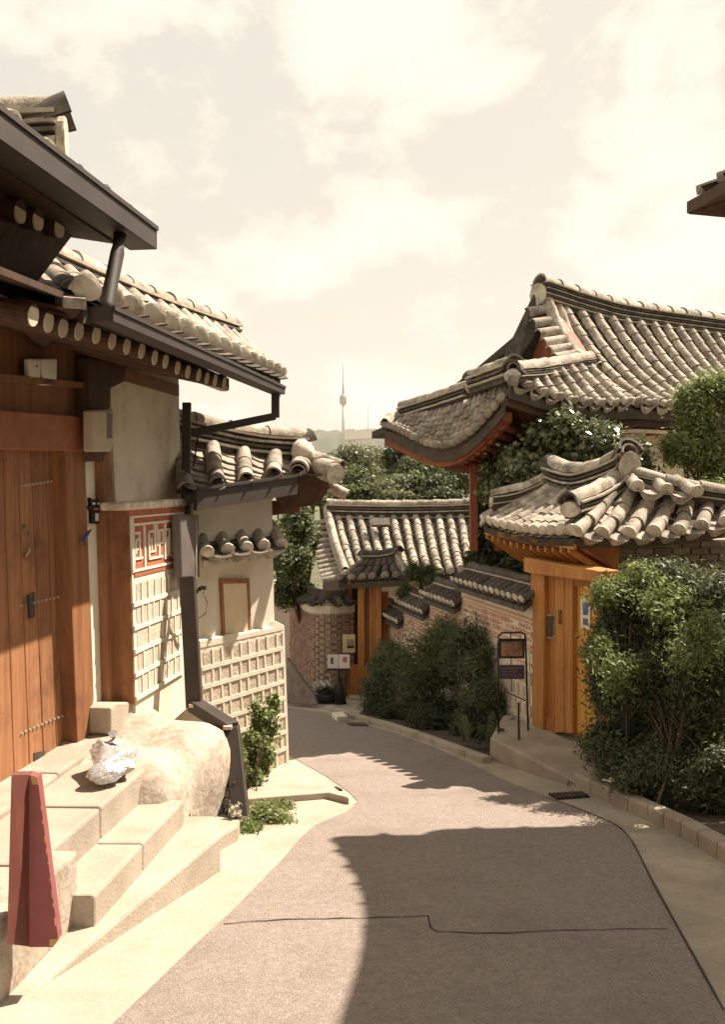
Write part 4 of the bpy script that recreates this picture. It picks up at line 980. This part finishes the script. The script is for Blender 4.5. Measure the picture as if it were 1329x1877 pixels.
ridge(gdk, [GR1+Vector((.05, -.05, -.02)), P(1235, 905, 9.8), P(1340, 922, 9.9)], .18, .11, 3, 10, seg=.36, ends=(0, 0), big=False)
# fascia and flat rafters
for i in range(13):
    u = (i+.3)/13; a = lerp(GE0, GE1, u)+gb(u)-up*.10
    ins = Vector((.40, .12, 0)); dn = -up*.27
    MB().prism([a, a-up*.05, a+ins+dn-up*.05, a+ins+dn+up*.05], FG.d*-.035).build('rafter', 'wood_orange', G)
MB().prism([GE0+gb(0)-up*.06, GE1-up*.07, GE1-up*.12, GE0-up*.11], FG.n*-.03).build('eave_board', 'wood_orange', G)
MB().prism([GE0+Vector((.1, .02, -.13)), GE1+Vector((.1, .02, -.13)), GE1+Vector((.5, .15, -.36)), GE0+Vector((.5, .15, -.36))], up*.02).build('soffit', 'wood_maroon', G)
MB().prism([P(1052, 998, 9.1), P(1140, 985, 9.35), P(1135, 1040, 9.35), P(1062, 1036, 9.25)], (.02, .12, 0)).build('end_board', 'wood_deep_orange', G)
# platform
pf = MB().prism([PG(x, y, .20) if i < 2 else P(x, y, Yy) for i, (x, y, Yy) in enumerate([])] or [PG(899, 1352, .22), PG(1010, 1408, .10), PG(1062, 1436, .03), Vector((2.55, 8.8, PG(899, 1352, .22).z+.06)), Vector((2.3, 10.3, PG(899, 1352, .22).z)), Vector((1.55, 10.45, PG(899, 1352, .22).z))], (0, 0, -.5)).build('platform', 'concrete_grey', None, bevel=.02)
tag(pf, 'raised concrete platform in front of the large orange gate', 'platform')
# brick wall right of gate
RW = thing('grey_brick_wall', P(1200, 1300, 9.6), 'grey brick wall between the large orange gate and the right edge', 'brick wall')
zt2 = P(1200, 992, 9.6).z; x0_ = P(1112, 1000, 9.7).x
MB().prism([Vector((x0_, 9.7, zt2)), Vector((6, 10.2, zt2)), Vector((6, 10.2, -3.2)), Vector((x0_, 9.7, -3.2))], (0, .25, 0)).build('wall_core', 'mortar_grey', RW)
mbk = MB(); n_ = Vector((.116, -1, 0)).normalized(); t_ = Vector((1, .116, 0)).normalized(); o_ = Vector((x0_, 9.7, 0))
for r_ in range(34):
    for i in range(22): mbk.box(o_+t_*(.1+i*.2+(r_ % 2)*.1)+n_*.0+up*(zt2-.04-r_*.072), t_*.088, n_*(.012+random.uniform(-.003, .003)), up*.028)
mbk.build('bricks', 'grey_brick', RW, kind='stuff')
# ------------------------------------------------ sign stand
SS = thing('sign_frame', P(938, 1385, 9.6), 'dark metal frame sign with picture panel and purple strip before the orange gate', 'sign')
Yf = 9.65
fp = [P(915, 1372, Yf), P(913, 1180, Yf), P(914, 1166, Yf), P(920, 1160, Yf), P(955, 1159, Yf), P(963, 1163, Yf), P(964, 1180, Yf), P(969, 1350, Yf+.1)]
MB().tube(fp, .010, 8).build('frame', 'metal_black', SS, smooth=True)
MB().tube([P(951, 1288, Yf-.25), P(952, 1374, Yf-.25)], .011, 8).build('support_bar', 'metal_black', SS)
MB().tube([P(937, 1160, Yf), P(938, 1268, Yf)], .006, 6).build('hanger', 'metal_black', SS)
MB().tube([P(914, 1262, Yf), P(966, 1285, Yf)], .008, 6).build('cross_bar', 'metal_grey', SS)
pp = fb(915, 1171, 962, 1207, Yf-.03, .02, 'picture_panel', 'paint_black', SS); fb(919, 1176, 958, 1203, Yf-.034, .004, 'picture', 'ink_brown', pp)
pp = fb(915, 1219, 962, 1245, Yf-.03, .02, 'text_panel', 'purple_board', SS)
for i in range(3): fb(921, 1224+i*6, 955-i*6, 1226+i*6, Yf-.034, .004, 'text_line', 'metal_grey', pp)

# ============================================================ BIG HOUSE (right, above)
BH = thing('hilltop_house', P(1050, 900, 15.624), 'large tiled-roof house standing above the orange gate with sweeping ridges', 'house')  # house scaled about the camera, baked into the P depths and lengths below
RD = Vector((1.44, 1, 0)).normalized(); FD = Vector((.57, -.82, 0)).normalized()
HR0 = P(1000, 560, 13.888); HR1 = HR0+RD*5.8; HE0 = P(1168, 748, 12.525); HE1 = HE0+RD*5.8
HC = P(936, 708, 11.197); HF = P(1082, 672, 12.89)
hb2 = lambda u: up*(-.10*math.sin(math.pi*u))
hdk = deck_mesh('roof', [(HE0, HE1, HR0, HR1, .22, None, None), (HC, HE0, HC+Vector((-.05, .25, .06)), HF, .03, hb2, None), (HE0-FD*6, HE1-FD*6, HR0, HR1, .2, None, None)], 'deck', BH, .12)
roof_patch(hdk, HE0, HE1, HR0, HR1, 18, 13, sag=.22, rad=.088, npan=16, capm='tile', drop=True)
roof_patch(hdk, HC, HE0-RD*.2, HC+Vector((-.02, .12, .06)), HF-RD*.1, 8, 7, sag=.03, rad=.08, bow=hb2, npan=9, capm='tile', drop=True)
rz = HR0-up*.04
ridge(hdk, [rz-RD*.12+up*.10, rz+RD*1.0-up*.02, rz+RD*2.1-up*.06, rz+RD*5.64], .30, .27, 7, 16, seg=.36, ends=(1, 0), big=False)
ridge(hdk, [HR0+up*.14-RD*.02, lerp(HR0, HF, .4)-up*.17, lerp(HR0, HF, .75)-up*.14, HF+up*.02], .17, .08, 2, 12, seg=.3, ends=(0, 1.2))
ridge(hdk, [HR0+up*.14+RD*.2, lerp(HR0, HF, .4)-up*.17+RD*.2, lerp(HR0, HF, .75)-up*.14+RD*.2, HF+RD*.18], .13, .04, 1, 12, seg=.3, ends=(0, 0), big=False)
ridge(hdk, [HF, P(1030, 680, 12.412), P(985, 688, 11.805), P(942, 692, 11.284)], .2, .12, 4, 12, seg=.3, ends=(0, 1.35))
GAp = P(996, 548, 13.931); GFa = P(948, 662, 14.235); GFn = P(1078, 672, 12.933)
for k in range(8):
    u = (k+.3)/8; c = lerp(HR0, HF, u)-up*(.55*u*(1-u))-RD*.05
    a = c-RD*.34-up*.10; y = c-a; x = (HF-HR0).normalized(); z = x.cross(y).normalized()
    if z.z < 0: z = -z
    put('cover_tile', 'tile', mtx(a, x*.085, y, z*.085), hdk)
MB().prism([GAp, GFn, GFa], -RD*-.2).build('gable_wall', 'wood_maroon', BH)
MB().prism([GAp-RD*.2+up*.04, GFa-RD*.3, GFa-RD*.3+Vector((.22, -.25, 0)), GAp-RD*.1+Vector((.1, -.1, -.3))], RD*.3).build('gable_eave', 'tile_dark', BH)
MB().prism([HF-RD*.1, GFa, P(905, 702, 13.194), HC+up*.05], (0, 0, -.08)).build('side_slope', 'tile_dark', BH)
# wing roof
WR0 = P(737, 764, 13.801); WR1 = P(938, 700, 11.892)
WE0 = P(706, 786, 13.367); WE1 = P(926, 735, 11.284)
def wbow(u): return up*(-.435*math.sin(math.pi*min(1, u*1.0)**1.25)*1.0)
wrb = lambda u: up*(-.12*math.sin(math.pi*u))
wdk = deck_mesh('wing_roof', [(WE0, WE1, WR0, WR1, .04, wbow, wrb), (WE0+Vector((.2, 3, 0)), WE1+Vector((.2, 3.2, 0)), WR0, WR1, .05, None, wrb)], 'deck', BH, .14)
roof_patch(wdk, WE0, WE1, WR0, WR1, 22, 7, sag=.04, rad=.06, bow=wbow, rbow=wrb, npan=9, join=True, mt='tile_far', mp_='tile_dark', capm='tile_far', drop=False)
ridge(wdk, [WR0-up*.02, P(800, 748, 13.28), P(862, 728, 12.673)], .2, .16, 3, 12, seg=.34, ends=(1, 0), big=False)
ridge(wdk, [P(868, 714, 12.499), P(905, 702, 11.978), P(940, 690, 11.458)], .2, .18, 3, 10, seg=.34, ends=(1, 1.3))
ridge(wdk, [WR0-up*.05, P(716, 772, 13.628), WE0+up*.04], .14, .07, 2, 6, seg=.25, ends=(0, 0), big=False)
# under-eave curved board and rafters of the wing
pth = [lerp(WE0, WE1, i/22)+wbow(i/22)+Vector((.05, .12, -.17)) for i in range(23)]
MB().sweep(pth, up, .07, -.06, .05).build('eave_board', 'wood_maroon', BH)
for i in range(3, 22):
    p = pth[i]; MB().tube([p+Vector((0, -.04, -.03)), p+Vector((.5, .9, -.1))], .045, 7).build('rafter', 'wood_maroon', BH)
# body of wing under the roof
MB().prism([P(872, 762, 12.76), P(925, 735, 12.152), P(1010, 745, 12.065), P(1010, 822, 12.065), P(868, 818, 12.76)], (.3, .9, 0)).build('wing_wall', 'wood_deep_orange', BH)
fb(846, 812, 960, 819, 12.152, .1, 'beam', 'wood_dark', BH)
fb(884, 790, 930, 798, 12.065, .05, 'beam', 'wood_dark', BH)
fb(863, 819, 876, 1010, 12.326, .16, 'column', 'wood_maroon', BH)
fb(907, 819, 921, 1010, 12.326, .16, 'column', 'wood_maroon', BH)
fb(876, 822, 907, 1010, 12.76, .05, 'wall_panel', 'plaster', BH)
for i in range(6): fb(879+i*5, 838, 881+i*5, 960, 12.673, .02, 'window_bar', 'wood_maroon', BH)
fb(876, 838, 907, 842, 12.655, .02, 'window_rail', 'wood_maroon', BH)
# front wall under main eave
a = HC-FD*.8+RD*1.5-up*.3; b = HE1-FD*.8-up*.3
MB().prism([a, b, Vector((b.x, b.y, -3.4)), Vector((a.x, a.y, -3.4))], -FD*1.6).build('wall', 'plaster', BH)
pth = [lerp(HC, HE0, i/8)+hb2(i/8)-FD*.1-up*.17 for i in range(9)]+[lerp(HE0, HE1, i/10)-FD*.1-up*.17 for i in range(1, 11)]
MB().sweep(pth, up, .05, -.05, .04).build('eave_board', 'wood_dark', BH)
MB().sweep([p+FD*.1-up*.12 for p in pth[4:]], up, .015, -.03, .015).build('gutter_lip', 'rafter_end', BH)
for i in range(3, 18):
    p = pth[i]-up*.06; MB().tube([p, p-FD*.9-up*.03], .05, 7).build('rafter', 'wood_maroon', BH)

# ============================================================ RIGHT NEIGHBOUR (its eave tip shows at the right edge and throws the street shadow)
NT = P(1285, 366, 8.4)
NH = thing('neighbour_house', (4.5, 5, gz(5)), 'tall neighbouring house whose dark eave tip enters at the upper right', 'house')
n0 = NT; n1 = Vector((NT.x-.66, -3.5, NT.z-.15)); nr0 = Vector((NT.x+3.2, 6.2, NT.z+1.2)); nr1 = Vector((NT.x+3.2, -3.5, NT.z+1.2)); n2 = Vector((NT.x+7, 9.0, NT.z-.1))
nb = lambda u: Vector((.16*math.sin(math.pi*min(1, u/.25)), 0, -.14*min(1, u*3)))
nb2 = lambda u: Vector((0, -.06*math.sin(math.pi*min(1, u*2))+(.16 if .08 < u < .30 else 0), -.12*min(1, u*4)))  # eave step added only to jog the shadow edge on the road
ndk = deck_mesh('roof', [(n0+Vector((-.12,.0,.0)), n1+Vector((-.12,0,0)), nr0, nr1, .1, nb, None), (n0+Vector((-.1,.02,.0)), n2+Vector((0,.02,0)), nr0, nr0+Vector((1, 0, 0)), .1, nb2, None), (n1+Vector((6.4, 0, 0)), n2, nr1, nr0, .1, None, None)], 'wood_dark', NH, .1, nu=40)
roof_patch(ndk, n0, n1, nr0, nr1, 32, 8, sag=.1, rad=.09, bow=nb, npan=8, join=True, mt='tile_far', cap=False)
roof_patch(ndk, n0, n2, nr0, nr0+Vector((1, 0, 0)), 22, 8, sag=.1, rad=.09, bow=nb2, npan=8, join=True, mt='tile_far', cap=False)
MB().prism([Vector((NT.x+1.3, 6.6, NT.z)), Vector((NT.x+1.3, -3.2, NT.z)), Vector((NT.x+6, -3.2, NT.z)), Vector((NT.x+6, 6.6, NT.z))], (0, 0, -6)).build('wall', 'plaster', NH)

# ============================================================ TOWER on the hill
TY = 3550
tw = thing('hilltop_tower', P(629, 790, TY), 'slim communications tower with round pod on the far hazy hill', 'tower')
def cyl(y0, y1, r0_, r1_, name, m_, x=629): MB().tube([P(x, y0, TY), P(x, y1, TY)], [r0_, r1_], 12).build(name, m_, tw, smooth=True)
cyl(800, 742, 5.2, 4.0, 'shaft', 'tower_grey')
MB().tube([P(629, 743, TY), P(629, 740, TY), P(629, 733, TY), P(629, 727, TY), P(629, 723, TY)], [5, 12, 14, 13, 5], 16).build('pod', 'tower_pod', tw, smooth=True)
cyl(723, 700, 4.0, 3.0, 'antenna_base', 'tower_pod'); cyl(700, 664, 1.6, .8, 'antenna', 'tower_pod')
m2 = thing('radio_mast', P(674, 790, TY), 'thin radio mast right of the round-podded tower', 'mast')
MB().tube([P(674, 800, TY), P(674, 738, TY)], [2.0, .8], 6).build('mast_pole', 'tower_grey', m2)
b_ = MB().prism([P(632, 790, TY-420), P(690, 785, TY-420), P(690, 803, TY-420), P(632, 806, TY-420)], (0, 60, 0)).build('hill_building', 'plaster', None); tag(b_, 'pale low building on the slope of the far hill', 'building')

# ============================================================ VEGETATION
crowns = [(598, 862, 44, 40, 30), (645, 852, 40, 40, 40), (692, 850, 42, 36, 30), (733, 846, 38, 34, 42), (772, 866, 34, 34, 36), (815, 858, 40, 32, 40), (848, 850, 36, 30, 44), (800, 896, 33, 50, 26), (660, 890, 34, 50, 28), (600, 898, 34, 40, 26), (728, 896, 33, 50, 26), (565, 880, 38, 34, 34)]
labs = ['leftmost far leafy tree beside the outbuilding eave', 'round tree crown under the tower', 'tallest broad tree left of centre behind the roof', 'middle bushy tree behind the central roof ridge', 'lower tree between the two higher crowns', 'tree left of the red column of the upper house', 'dark tree directly beside the red column', 'low shrubby tree just over the roof ridge on the right', 'low dark tree just over the roof ridge on the left', 'small low tree at the left end of the roof ridge', 'low tree in the middle just over the roof ridge', 'pale tree half hidden by the outbuilding eave']
for i, (x, y, Y, wp, hp) in enumerate(crowns):
    c = P(x, y, Y); b = Vector((c.x, c.y, gz(Y)-1))
    tree('leafy_tree', labs[i], 'tree', b, [CR(x, y, Y, wp, hp, 1.2, 6500), CR(x+random.uniform(-14, 14), y-hp*.5, Y, wp*.5, hp*.5, .8, 2500), CR(x+random.uniform(-20, 20), y+hp*.5, Y-1, wp*.8, hp*.6, .9, 2500)], ('leaf_mid', 'leaf_tree', 'leaf_tree', 'leaf_dark')[i % 4], 40+i, .145, .14, 'trees beyond the central roof', sub=12)
# bigger backdrop trees further down
for i, (x, y, Y, wp, hp) in enumerate([(520, 850, 70, 60, 50), (880, 840, 70, 70, 50), (760, 850, 75, 80, 40)]):
    c = P(x, y, Y); tree('leafy_tree', ['hazy tree behind the outbuilding roof', 'hazy tree behind the red columns', 'broad hazy tree furthest back in the valley'][i], 'tree', Vector((c.x, c.y, gz(Y)-8)), [CR(x, y, Y, wp, hp, 3, 6000)], 'leaf_tree', 60+i, .5, .3, 'trees beyond the central roof', sub=14)
# tree behind outbuilding (left of centre house)
c = P(545, 1000, 17.6)
tree('garden_tree', 'sunlit green tree between the outbuilding and the central roof', 'tree', Vector((c.x, c.y, gz(17.6))), [CR(540, 965, 15.5, 42, 42, .5, 5200), CR(530, 1030, 15.2, 38, 38, .45, 4500), CR(560, 1005, 16, 34, 60, .4, 4500), CR(528, 1085, 16.6, 34, 34, .4, 3500), CR(515, 1010, 15, 25, 50, .4, 2500)], 'leaf_mid', 81, .075, .05)
tree('ivy_shrub', 'dark ivy mass above the brown brick wall', 'shrub', P(550, 1100, 16.8), [CR(535, 1080, 16.4, 30, 30, .3, 3000), CR(565, 1085, 16.6, 22, 20, .3, 1500)], 'leaf_dark', 82, .07, .03, crown='foliage', stem='stem')
# magnolia-like glossy shrub above gate
tree('glossy_tree', 'glossy-leaved tree with pale highlights growing behind the orange gate roof', 'tree', P(1030, 1000, 13), [CR(1010, 800, 11.8, 62, 50, .6, 4200), CR(1090, 810, 11.9, 70, 55, .6, 4600), CR(960, 850, 12.0, 62, 45, .6, 3800), CR(1060, 850, 11.9, 80, 45, .6, 4200), CR(1160, 850, 11.9, 60, 50, .5, 3200), CR(905, 890, 12.2, 40, 40, .5, 2400)], 'leaf_gloss', 83, .085, .06, elong=1.8)
tree('climbing_shrub', 'dark climbing shrub between the red columns and the orange gate eave', 'shrub', P(900, 1080, 12.4), [CR(890, 960, 12.9, 34, 60, .35, 3400), CR(900, 1020, 12.6, 44, 50, .35, 3600), CR(950, 1050, 12.0, 34, 36, .3, 2400), CR(875, 1035, 12.9, 24, 36, .3, 1500)], 'leaf_dark', 84, .075, .03, crown='foliage', stem='stem')
c = P(1290, 800, 12); tree('fine_leaved_tree', 'feathery pale green tree at the right edge beside the upper roof', 'tree', Vector((c.x, c.y, -2.8)), [CR(1275, 740, 12, 40, 60, .5, 4200), CR(1300, 830, 12, 60, 70, .5, 5200), CR(1240, 820, 11.8, 30, 40, .4, 2200), CR(1330, 720, 12, 50, 60, .5, 3000), CR(1300, 910, 11.2, 60, 40, .4, 2500)], 'leaf_light', 85, .075, .06, elong=3)
# pine by small gate
tree('pine_bush', 'small yellowish pine leaning over the patterned wall coping', 'shrub', P(775, 1100, 14.6), [CR(772, 1052, 14.6, 34, 24, .3, 3200), CR(748, 1085, 14.8, 22, 14, .25, 1400), CR(795, 1062, 14.3, 20, 18, .25, 1200)], 'leaf_mid', 86, .06, .03, elong=5, crown='foliage', stem='stem')
# shrubs at foot of patterned wall
lb = ['leftmost feathery green shrub near the small orange gate', 'tall feathery shrub in the middle of the patterned wall', 'feathery shrub just left of the metal frame sign', 'low dark shrub along the kerb near the small gate', 'low dark shrub along the kerb under the tall feathery one']
for i, cl in enumerate([[CR(715, 1210, 13.6, 52, 55, .35, 6200), CR(705, 1260, 13.3, 50, 50, .35, 5000)], [CR(812, 1198, 12.4, 78, 72, .4, 9000), CR(775, 1265, 12.2, 75, 55, .4, 7000)], [CR(866, 1200, 11.3, 62, 74, .35, 7500), CR(892, 1285, 10.8, 60, 60, .35, 6800)], [CR(690, 1298, 13.0, 40, 18, .25, 2600), CR(740, 1308, 12.6, 50, 24, .25, 3400)], [CR(800, 1312, 11.7, 60, 36, .3, 4800), CR(852, 1325, 11.1, 50, 30, .3, 3800)]]):
    c = cl[0][0]; tree('feathery_shrub', lb[i], 'shrub', Vector((c.x, c.y, gz(c.y)+.02)), cl, ('leaf_fern', 'leaf_fern', 'leaf_fern', 'leaf_dark', 'leaf_dark')[i], 90+i, .06, .012, 'feathery shrubs along the patterned wall', crown='foliage', stem='stem', elong=4.5, sub=18, subr=.45)
# broad leaf plant
bp = thing('broad_leaf_plant', PG(890, 1372, .05), 'broad-leaved plant at the kerb beside the platform', 'plant')
gq = random.Random(5)
for k in range(26):
    px = gq.uniform(845, 940); base_ = PG(px, 1375-abs(px-890)*.1+gq.uniform(-14, 4), .03); ang = gq.uniform(0, 6.28); ln = gq.uniform(.14, .26); tip = Vector((math.cos(ang)*ln, math.sin(ang)*ln-.04, gq.uniform(.08, .28)))
    mb = MB(); s_ = tip.cross(up).normalized(); pts = [(0, .0), (.3, .035), (.6, .045), (.85, .025), (1, 0)]; vv = []
    for t_, w__ in pts:
        p = base_+tip*t_+up*(.10*math.sin(t_*2.6)); vv += [p-s_*w__+up*.008, p, p+s_*w__+up*.008]
    ff = []
    for q in range(4): ff += [(3*q, 3*q+1, 3*q+4, 3*q+3), (3*q+1, 3*q+2, 3*q+5, 3*q+4)]
    mb.add(vv, ff).build('leaf', 'leaf_fern', bp, smooth=True)
# big bush right
tree('bamboo_bush', 'large loose bush with fine leaves in front of the yellow gate door', 'bush', PG(1200, 1490, .05), [CR(1150, 1110, 8.6, 66, 66, .3, 5200), CR(1125, 1185, 8.4, 56, 55, .3, 4200), CR(1200, 1180, 8.3, 100, 105, .35, 12000), CR(1180, 1290, 8.0, 100, 90, .35, 12000), CR(1140, 1375, 7.9, 72, 65, .35, 7600), CR(1200, 1410, 7.4, 90, 66, .35, 9000), CR(1280, 1250, 7.6, 100, 160, .4, 16000), CR(1310, 1110, 8.0, 90, 90, .35, 8000), CR(1230, 1070, 8.6, 80, 50, .3, 5000), CR(1320, 1430, 7.0, 90, 80, .3, 9000), CR(1115, 1260, 8.3, 46, 60, .25, 3000)], 'leaf_fern', 100, .056, .014, crown='foliage', stem='stem', elong=3.6, sub=18, subr=.46)
tree('shrub_sprays', 'loose yellow-green sprays over the feathery shrubs in front of the patterned wall', 'bush', Vector((1.0, 12, gz(12)+.02)), [CR(800, 1190, 12.0, 80, 60, .4, 1400), CR(870, 1215, 11.0, 60, 70, .35, 1300), CR(730, 1220, 13.1, 50, 40, .3, 700)], 'leaf_mid', 112, .06, .006, crown='foliage', stem='stem', elong=4.5)
tree('pale_sprays', 'pale leafy sprays on top of the bush beneath the brick wall', 'bush', PG(1150, 1445, .05), [CR(1125, 1090, 8.3, 50, 40, .25, 1100), CR(1095, 1190, 8.1, 40, 60, .25, 900), CR(1175, 1060, 8.4, 60, 36, .25, 1000), CR(1225, 1110, 7.9, 60, 60, .3, 1200), CR(1150, 1240, 7.7, 70, 60, .2, 700), CR(1280, 1180, 7.2, 60, 80, .3, 900)], 'leaf_light', 101, .055, .012, crown='foliage', stem='stem', elong=3)  # sparse sprays in a paler leaf colour than the bush
tree('grass_tuft', 'small green tuft growing at the corner of the platform and kerb', 'plant', PG(1042, 1440, .05), [CR(1042, 1430, 8.5, 20, 14, .08, 500)], 'leaf_mid', 102, .045, .006, crown='foliage', stem='stem', elong=5)
# left plants
tree('wall_climber', 'pale yellow-green climber against the stone block base', 'plant', PG(470, 1450, .05), [CR(478, 1330, 8.3, 36, 48, .09, 1100), CR(468, 1385, 8.15, 40, 46, .12, 1900), CR(455, 1430, 7.95, 28, 28, .12, 1100), CR(502, 1290, 8.55, 18, 30, .06, 300), CR(440, 1395, 7.9, 20, 40, .1, 500)], 'leaf_light', 103, .042, .006, crown='foliage', stem='stem', elong=1.6)
tree('weed_patch', 'low bright weeds spreading over the slab below the downpipe', 'plant', PG(480, 1515, .05), [CR(485, 1498, 6.9, 52, 24, .22, 2600), CR(455, 1520, 6.6, 26, 18, .15, 1000), CR(520, 1480, 7.3, 26, 14, .15, 700)], 'leaf_light', 104, .034, .006, crown='foliage', stem='stem', elong=3)
fl = tree('white_flower_plant', 'small plant with white flowers at the foot of the downpipe', 'plant', PG(418, 1505, .05), [CR(418, 1465, 6.75, 18, 34, .08, 700), CR(432, 1488, 6.6, 16, 20, .08, 400)], 'leaf_mid', 105, .04, .008, crown='foliage', stem='stem', elong=2)
leaf_mesh('petals', [CR(415, 1462, 6.68, 20, 36, .08, 140), CR(432, 1484, 6.5, 16, 20, .06, 80)], 'petal', fl, 106, .026, 1.2, kind='stuff')
tree('rock_weed', 'thin dry weeds on the lower edge of the foundation rock', 'plant', PG(345, 1525, .05), [CR(342, 1503, 6.0, 28, 24, .06, 420), CR(326, 1460, 6.0, 20, 16, .05, 90)], 'leaf_light', 107, .028, .004, crown='foliage', stem='stem', elong=3)
# potted plants near brick wall
pt_ = thing('potted_plant', P(594, 1290, 14.8), 'dark pot of white flowers beside the sign stand', 'potted plant')
MB().tube([P(596, 1292, 14.7), P(596, 1270, 14.7)], [.16, .22], 12).build('pot', 'metal_black', pt_, smooth=True)
leaf_mesh('foliage', [CR(594, 1262, 14.7, 22, 16, .15, 900)], 'leaf_mid', pt_, 110, .05); leaf_mesh('petals', [CR(592, 1254, 14.62, 22, 10, .12, 60)], 'petal', pt_, 111, .07, 1.1, kind='stuff')

# ============================================================ haze
mb = MB().prism([Vector((-3100, -80, -60)), Vector((3100, -80, -60)), Vector((3100, 4400, -60)), Vector((-3100, 4400, -60))], (0, 0, 560))
hz = mb.build('haze', 'plaster'); hz['kind'] = 'stuff'
hm = bpy.data.materials.new('haze'); hm.use_nodes = True; t = hm.node_tree; t.nodes.clear()
pv = t.nodes.new('ShaderNodeVolumePrincipled'); pv.inputs['Density'].default_value = .00007; pv.inputs['Color'].default_value = (.97, .94, .88, 1); pv.inputs['Anisotropy'].default_value = .2
ou = t.nodes.new('ShaderNodeOutputMaterial'); t.links.new(pv.outputs[0], ou.inputs['Volume']); hz.data.materials[0] = hm
